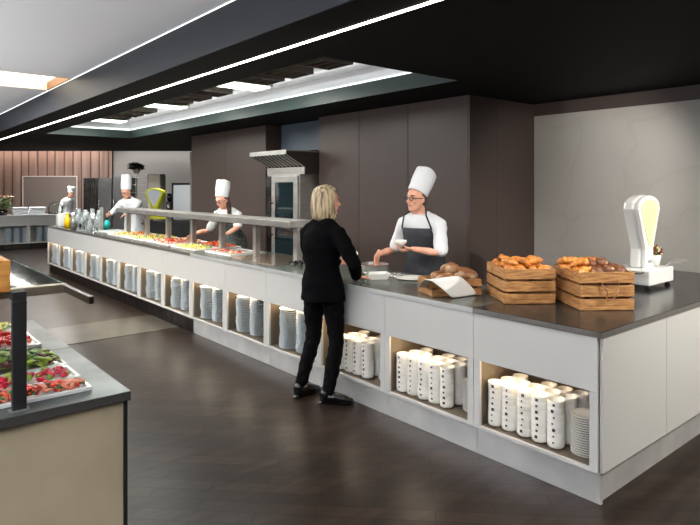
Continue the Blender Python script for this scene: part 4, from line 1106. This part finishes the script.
    # ---- hat
    if hat:
        hh, tilt, flare = hat
        b = MB(); b.T = HM @ Matrix.Translation((0, -.012, .055)) @ Matrix.Rotation(R_(tilt), 4, 'X')
        n = 48; prof = [(.090, -.012), (.092, .0), (.093, .05), (.093, .056), (.096, .08), (.095+flare*.5, hh*.6), (.090+flare, hh*.93), (.082+flare, hh*.985), (.06, hh), (.02, hh*1.0), (.0001, hh*1.0)]
        vs = []; fs = []
        for j, (r, z) in enumerate(prof):
            for i in range(n):
                a = 2*math.pi*i/n; q = r*(1+(.018*math.sin(a*16) if j > 3 else 0)); vs.append((q*math.cos(a)*.93, q*1.10*math.sin(a), z+(.006*math.sin(a*3) if j > 5 else 0)))
        for j in range(len(prof)-1):
            for i in range(n): a_, b_ = j*n+i, j*n+(i+1)%n; fs.append((a_, b_, b_+n, a_+n))
        b.add(vs, fs, 0, True); b.build('chef_hat', 'cloth_white', t, solid=.003)
    # ---- clothes
    b = MB(); zt = [q for q in tsec(hem+.0, 1.43, .016, .016)]
    c = sp(hem); base = V((0, 0, hem*k)) if hem < .92 else c
    first = secs[0]
    b.loft([(0, base.y, hem*k, (first[1]+.030)*k, (first[2]+.03)*k)]+zt, 30)
    cuffs = []
    for s in (1, -1):
        S, E, W, d, n, cu_ = arms[s]
        p = [S-V((s*.05*k, 0, .02)), S+V((0, 0, .0)), (S+E)/2, E]; r = [.064*k, .066*k, .062*k, .057*k]
        if sleeve > 1: p += [E*(1-(sleeve-1))+W*(sleeve-1)]; r += [.044*k]
        else:
            u = sleeve; p = p[:2]+[S*(1-u*.6)+E*u*.6, S*(1-u)+E*u]; r = [.062*k, .064*k, .062*k, .060*k]; cuffs.append((s, S*(1-u)+E*u, (E-S).normalized()))
        b.tube(p, r, 16)
    for s in (1, -1): b.tube([sp(1.415)+V((s*.03*k, -.012, 0)), Sh[s]+V((-s*.02*k, 0, .012*k))], [.058*k, .058*k], 14)
    b.build('jacket' if sleeve > 1 else 'shirt', top, t, remesh=.011, smooth=4, disp=(.018, .07))
    for s, c, d in cuffs:
        b = MB(); b.tube([c-d*.035, c+d*.004], [.062*k, .062*k], 16); b.build('rolled_cuff', top, t)
    b = MB()
    nb_ = sp(1.425)
    if collar:
        b.lathe([(.062*k, -.02), (.068*k, .0), (.064*k, .032), (.058*k, .032), (.058*k, -.02)], 20, c=(nb_.x, nb_.y+.004, nb_.z), rfun=lambda a, z: 1+.10*max(0, math.sin(a)))
        b.build('collar', collar, t)
    b = MB()
    zt = [q for q in tsec(.87, .99, .010)]
    b.loft([(0, 0, .80*k, .150*k, .105*k)]+zt, 26)
    for s in (1, -1):
        H, Kn, A = legs[s]; low = A+V((0, 0, .03))
        b.tube([H+V((0, 0, .02)), (H+Kn)/2, Kn, Kn*.6+low*.4, low], [.092*k, .080*k, .062*k, .060*k, .050*k], 16)
    b.build('trousers', bottoms, t, remesh=.011, smooth=4, disp=(.024, .05))
    for s in (1, -1):
        A, fa = F[s]; dv = V((-math.sin(fa), math.cos(fa), 0)); c = V((A.x, A.y, 0))
        b = MB(); b.tube([c-dv*.03+V((0, 0, .075)), c-dv*.028+V((0, 0, .05))], [.042, .042], 12)
        b.tube([c-dv*.035+V((0, 0, .046)), c+dv*.04+V((0, 0, .052)), c+dv*.11+V((0, 0, .036)), c+dv*.165+V((0, 0, .028))], [.036, .042, .038, .024], 14)
        b.tube([c-dv*.055+V((0, 0, .012)), c+dv*.04+V((0, 0, .012)), c+dv*.12+V((0, 0, .012)), c+dv*.18+V((0, 0, .012))], [.030, .034, .040, .024], 14, flat=(V((0, 0, 1)), .32))
        b.build('shoe', shoe, t, remesh=.006, smooth=3)
    if apron:
        zt_ = 1.30; b = MB(); vs = []; fs = []; n = 16
        rows = [(zt_, 44), (1.22, 50), (1.12, 70), (1.05, 98), (.98, 112), (.9, 112), (.75, 108), (.6, 104), (.5, 102)]
        def prof(z):
            if z >= secs[0][0]:
                for (z0, a0, b0), (z1, a1, b1) in zip(secs, secs[1:]):
                    if z0 <= z <= z1: u = (z-z0)/(z1-z0); return a0+(a1-a0)*u, b0+(b1-b0)*u
            return secs[0][1]+.01, secs[0][2]+.02
        for z, w in rows:
            rx, ry = prof(z); c = sp(z) if z > .92 else V((0, 0, z*k))
            for i in range(n+1):
                a = R_(90-w+2*w*i/n); rip = .006*math.sin(i*1.9+z*5)*(1 if z < 1 else .3)
                vs.append((c.x+(rx+.034+rip)*k*math.cos(a), c.y+(ry+.036+rip)*k*math.sin(a), c.z))
        for j in range(len(rows)-1):
            for i in range(n): q = j*(n+1)+i; fs.append((q, q+n+1, q+n+2, q+1))
        b.add(vs, fs, 0, True); ap = b.build('apron', apron, t, solid=.005)
        b = MB()
        for s in (1, -1):
            q = V(vs[n if s == -1 else 0]); c2 = sp(1.44)
            b.tube([q+V((0, .004, 0)), (q+c2)/2+V((s*.035, .062, .05)), c2+V((s*.066, .0, .02)), c2+V((s*.04, -.055, .03))], .008, 8, flat=(V((0, 1, 0)), .5))
        b.build('neck_strap', 'black' if apron == 'apron' else apron, ap)
    return t
U = lambda *a: V(a)
# woman at the counter
person('blonde woman in a black suit seen from behind, standing at the counter', (2.768, 3.615), 12, 1.64, lean=.02, female=True,
       feet=[((2.765, 3.535), -45), ((2.70, 3.80), 5)],
       armR=dict(w=(2.955, 3.44, .955), d=(.8, -.1, -.15), n=(0, 0, -1), pole=(-.3, -1, -.5), curl=.25),
       armL=dict(w=(2.995, 3.70, 1.03), d=(.9, -.35, .1), n=(0, -.5, .9), pole=(-.3, .8, -.6), curl=.7),
       hyaw=-38, hpitch=2, top='cloth_black', sleeve=1.93, hem=.80, bottoms='trouser', hair='bob', haircol='blonde', vox=.006, collar='cloth_white')
tp = dish('small_bowl', 'small white bowl held up in the left hand of the woman', 'bowl', (3.085, 3.655, 1.065), [(.001, 0), (.03, 0), (.06, .028), (.063, .036), (.060, .036), (.03, .006), (.001, .005)], 'porcelain'); tp.rotation_euler = (R_(15), R_(-28), 0)
# chef with spectacles
person('smiling chef with glasses and charcoal apron holding a small white bowl', (4.0, 3.695), 198, 1.68, lean=.13, feet=[((4.0, 3.80), 195), ((3.98, 3.55), 205)],
       armR=dict(w=(3.635, 3.93, 1.035), d=(-.35, -.05, -.9), n=(.2, -.9, 0), pole=(.5, .5, -.8), curl=.75),
       armL=dict(w=(3.70, 3.57, 1.105), d=(-.75, .45, -.12), n=(0, .1, 1), pole=(.5, -.9, -.7), curl=.85),
       hyaw=-18, hpitch=2, hair='short', haircol='hair_brown', glasses=True, hat=(.225, 31, .004), hroll=-4, apron='apron', sleeve=.86, top='cloth_white', hem=.84, bottoms='cloth_black', vox=.006)
o = dish('held_bowl', 'small white bowl held in the left hand of the smiling chef', 'bowl', (3.625, 3.635, 1.13), [(.001, 0), (.028, .0), (.052, .03), (.056, .05), (.053, .05), (.048, .03), (.001, .006)], 'porcelain')
# female chef leaning over the trays
person('female chef with long dark hair and patterned apron leaning over the food trays', (4.08, 7.38), 212, 1.65, lean=.23, female=True,
       armR=dict(w=(3.57, 7.60, 1.0), d=(-.75, .1, -.5), n=(0, -.3, -1), pole=(.2, .6, -.9), curl=.5),
       armL=dict(w=(3.70, 6.90, 1.02), d=(-.8, -.1, -.5), n=(0, 0, -1), pole=(.5, -.8, -.6), curl=.5),
       hyaw=-16, hpitch=22, hair='long', haircol='hair_dark', glasses=True, hat=(.23, 30, .004), apron='apron_pat', sleeve=.8, hem=.84)
# chef with navy collar
person('chef in white jacket with navy collar working behind the far serving shelf', (4.2, 11.5), 222, 1.74, lean=.22,
       armR=dict(w=(3.55, 11.02, 1.10), d=(-.7, -.3, -.2), n=(.5, -.6, 0), pole=(.3, .8, -.7), curl=.7),
       armL=dict(w=(3.62, 10.62, 1.04), d=(-.8, .3, -.4), n=(0, 0, -1), pole=(.7, -.7, -.5), curl=.5),
       hyaw=-10, hpitch=20, hair='short', haircol='hair_dark', glasses=True, hat=(.27, 22, -.002), sleeve=1.9, hem=.76, collar='cloth_navy', vox=.009)
# farthest cook
q = FP(16.9, 66)
person('small distant cook in white seen side-on by the distant counter', (q[0]+.18, q[1]+.68), 290, 1.60, lean=.16,
       hyaw=0, hpitch=18, hair='short', haircol='hair_dark', hat=(.17, 10, .02), sleeve=1.9, hem=.76, collar='cloth_navy', vox=.011)

# ------------------------------------------------------------ lamps of the room and added fill lights
vs_.exposure = .35
for x, y, e in ((.2, -2.2, 8), (-2.2, 3.0, 16), (-2.2, 8.0, 45), (-1.0, 12.0, 80), (.2, 5.2, 8), (.6, 9.5, 30)):
    lamp('AREA', 'dining_fill', (x, y, ZG-.03), e, (.96, .98, 1), 1.1, 1.1)  # added area lights out of view, without fixtures, brightening the counters
lamp('AREA', 'slot_lamp', (.1, 7.25, ZG+.09), 60, (1, .95, .86), 2.4, .8)
for y in (1.5, 5.5, 9.5, 13.2): lamp('AREA', 'line_lamp', (2.122, y, ZS-.008), 18, (1, .97, .92), .025, 3.8)
w = bpy.data.worlds.new('world'); bpy.context.scene.world = w; w.use_nodes = True
w.node_tree.nodes['Background'].inputs[0].default_value = (.9, .93, 1, 1); w.node_tree.nodes['Background'].inputs[1].default_value = .0
x, y = FR(FB-.35, -12); lamp('AREA', 'cove_lamp', (x, y, 2.9), 70, (1, .78, .66), 8.6, .08, rot=(0, 0, FACE))
x, y = FR(FB-.35, -5.6); lamp('AREA', 'cove_lamp', (x, y, 2.9), 12, (1, .97, .95), 3.2, .08, rot=(0, 0, FACE))
for x, y, e in ((-2.6, .6, 540), (-2.6, 6.0, 560), (-1.8, 11, 200)): lamp('AREA', 'upward_fill', (x, y, 1.7), e, (.93, .965, 1), .5, .5, rot=(math.pi, 0, 0))  # added unseen lights that brighten the white ceiling from below
def down(x, y, e, spot=95, col=(1, .95, .88), aim=None):
    o = lamp('SPOT', 'spot_fill', (x, y, ZS-.02), e, col, .05, spot=spot, blend=.8)  # added spot with no fixture, brightens one area of the kitchen side
    if aim: o.rotation_euler = (V(aim)-V((x, y, ZS-.02))).to_track_quat('-Z', 'Y').to_euler()
down(4.5, 1.9, 62, 85, aim=(5.59, 3.1, 1.6)); down(4.6, -.5, 450, 90, (1, .96, .88), aim=(4.3, 1.5, .45))
down(2.6, 2.3, 85, 50, (1, .97, .93), aim=(3.9, 3.4, 1.3)); down(3.4, 1.2, 60, 60, aim=(3.6, 2.2, .9)); down(3.0, .9, 28, 60, (1, .97, .9), aim=(4.5, 1.9, 1.2))
down(3.1, 5.6, 45, 75, aim=(3.8, 7.4, 1.1)); down(3.2, 8.2, 60, 95); down(3.0, 9.6, 90, 70, aim=(4.0, 11.2, 1.2))
lamp('AREA', 'cavity_fill', (3.62, 7.0, 2.70), 3, (.96, 1, .97), .04, 7.2, rot=(math.pi, 0, 0))  # added upward light without a fixture, brightens the ceiling opening
x, y = FR(13.0, -2.2); down(x, y, 90, 120); x, y = FR(13.6, -4.3); down(x, y, 120, 120); x, y = FR(13.8, -7.2); down(x, y, 150, 120)
x, y = FR(16.4, -8.3); lamp('AREA', 'rear_fill', (x, y, 2.95), 110, (1, .98, .95), 1.5, .6)  # added light with no fixture, brightens the distant cook and counter
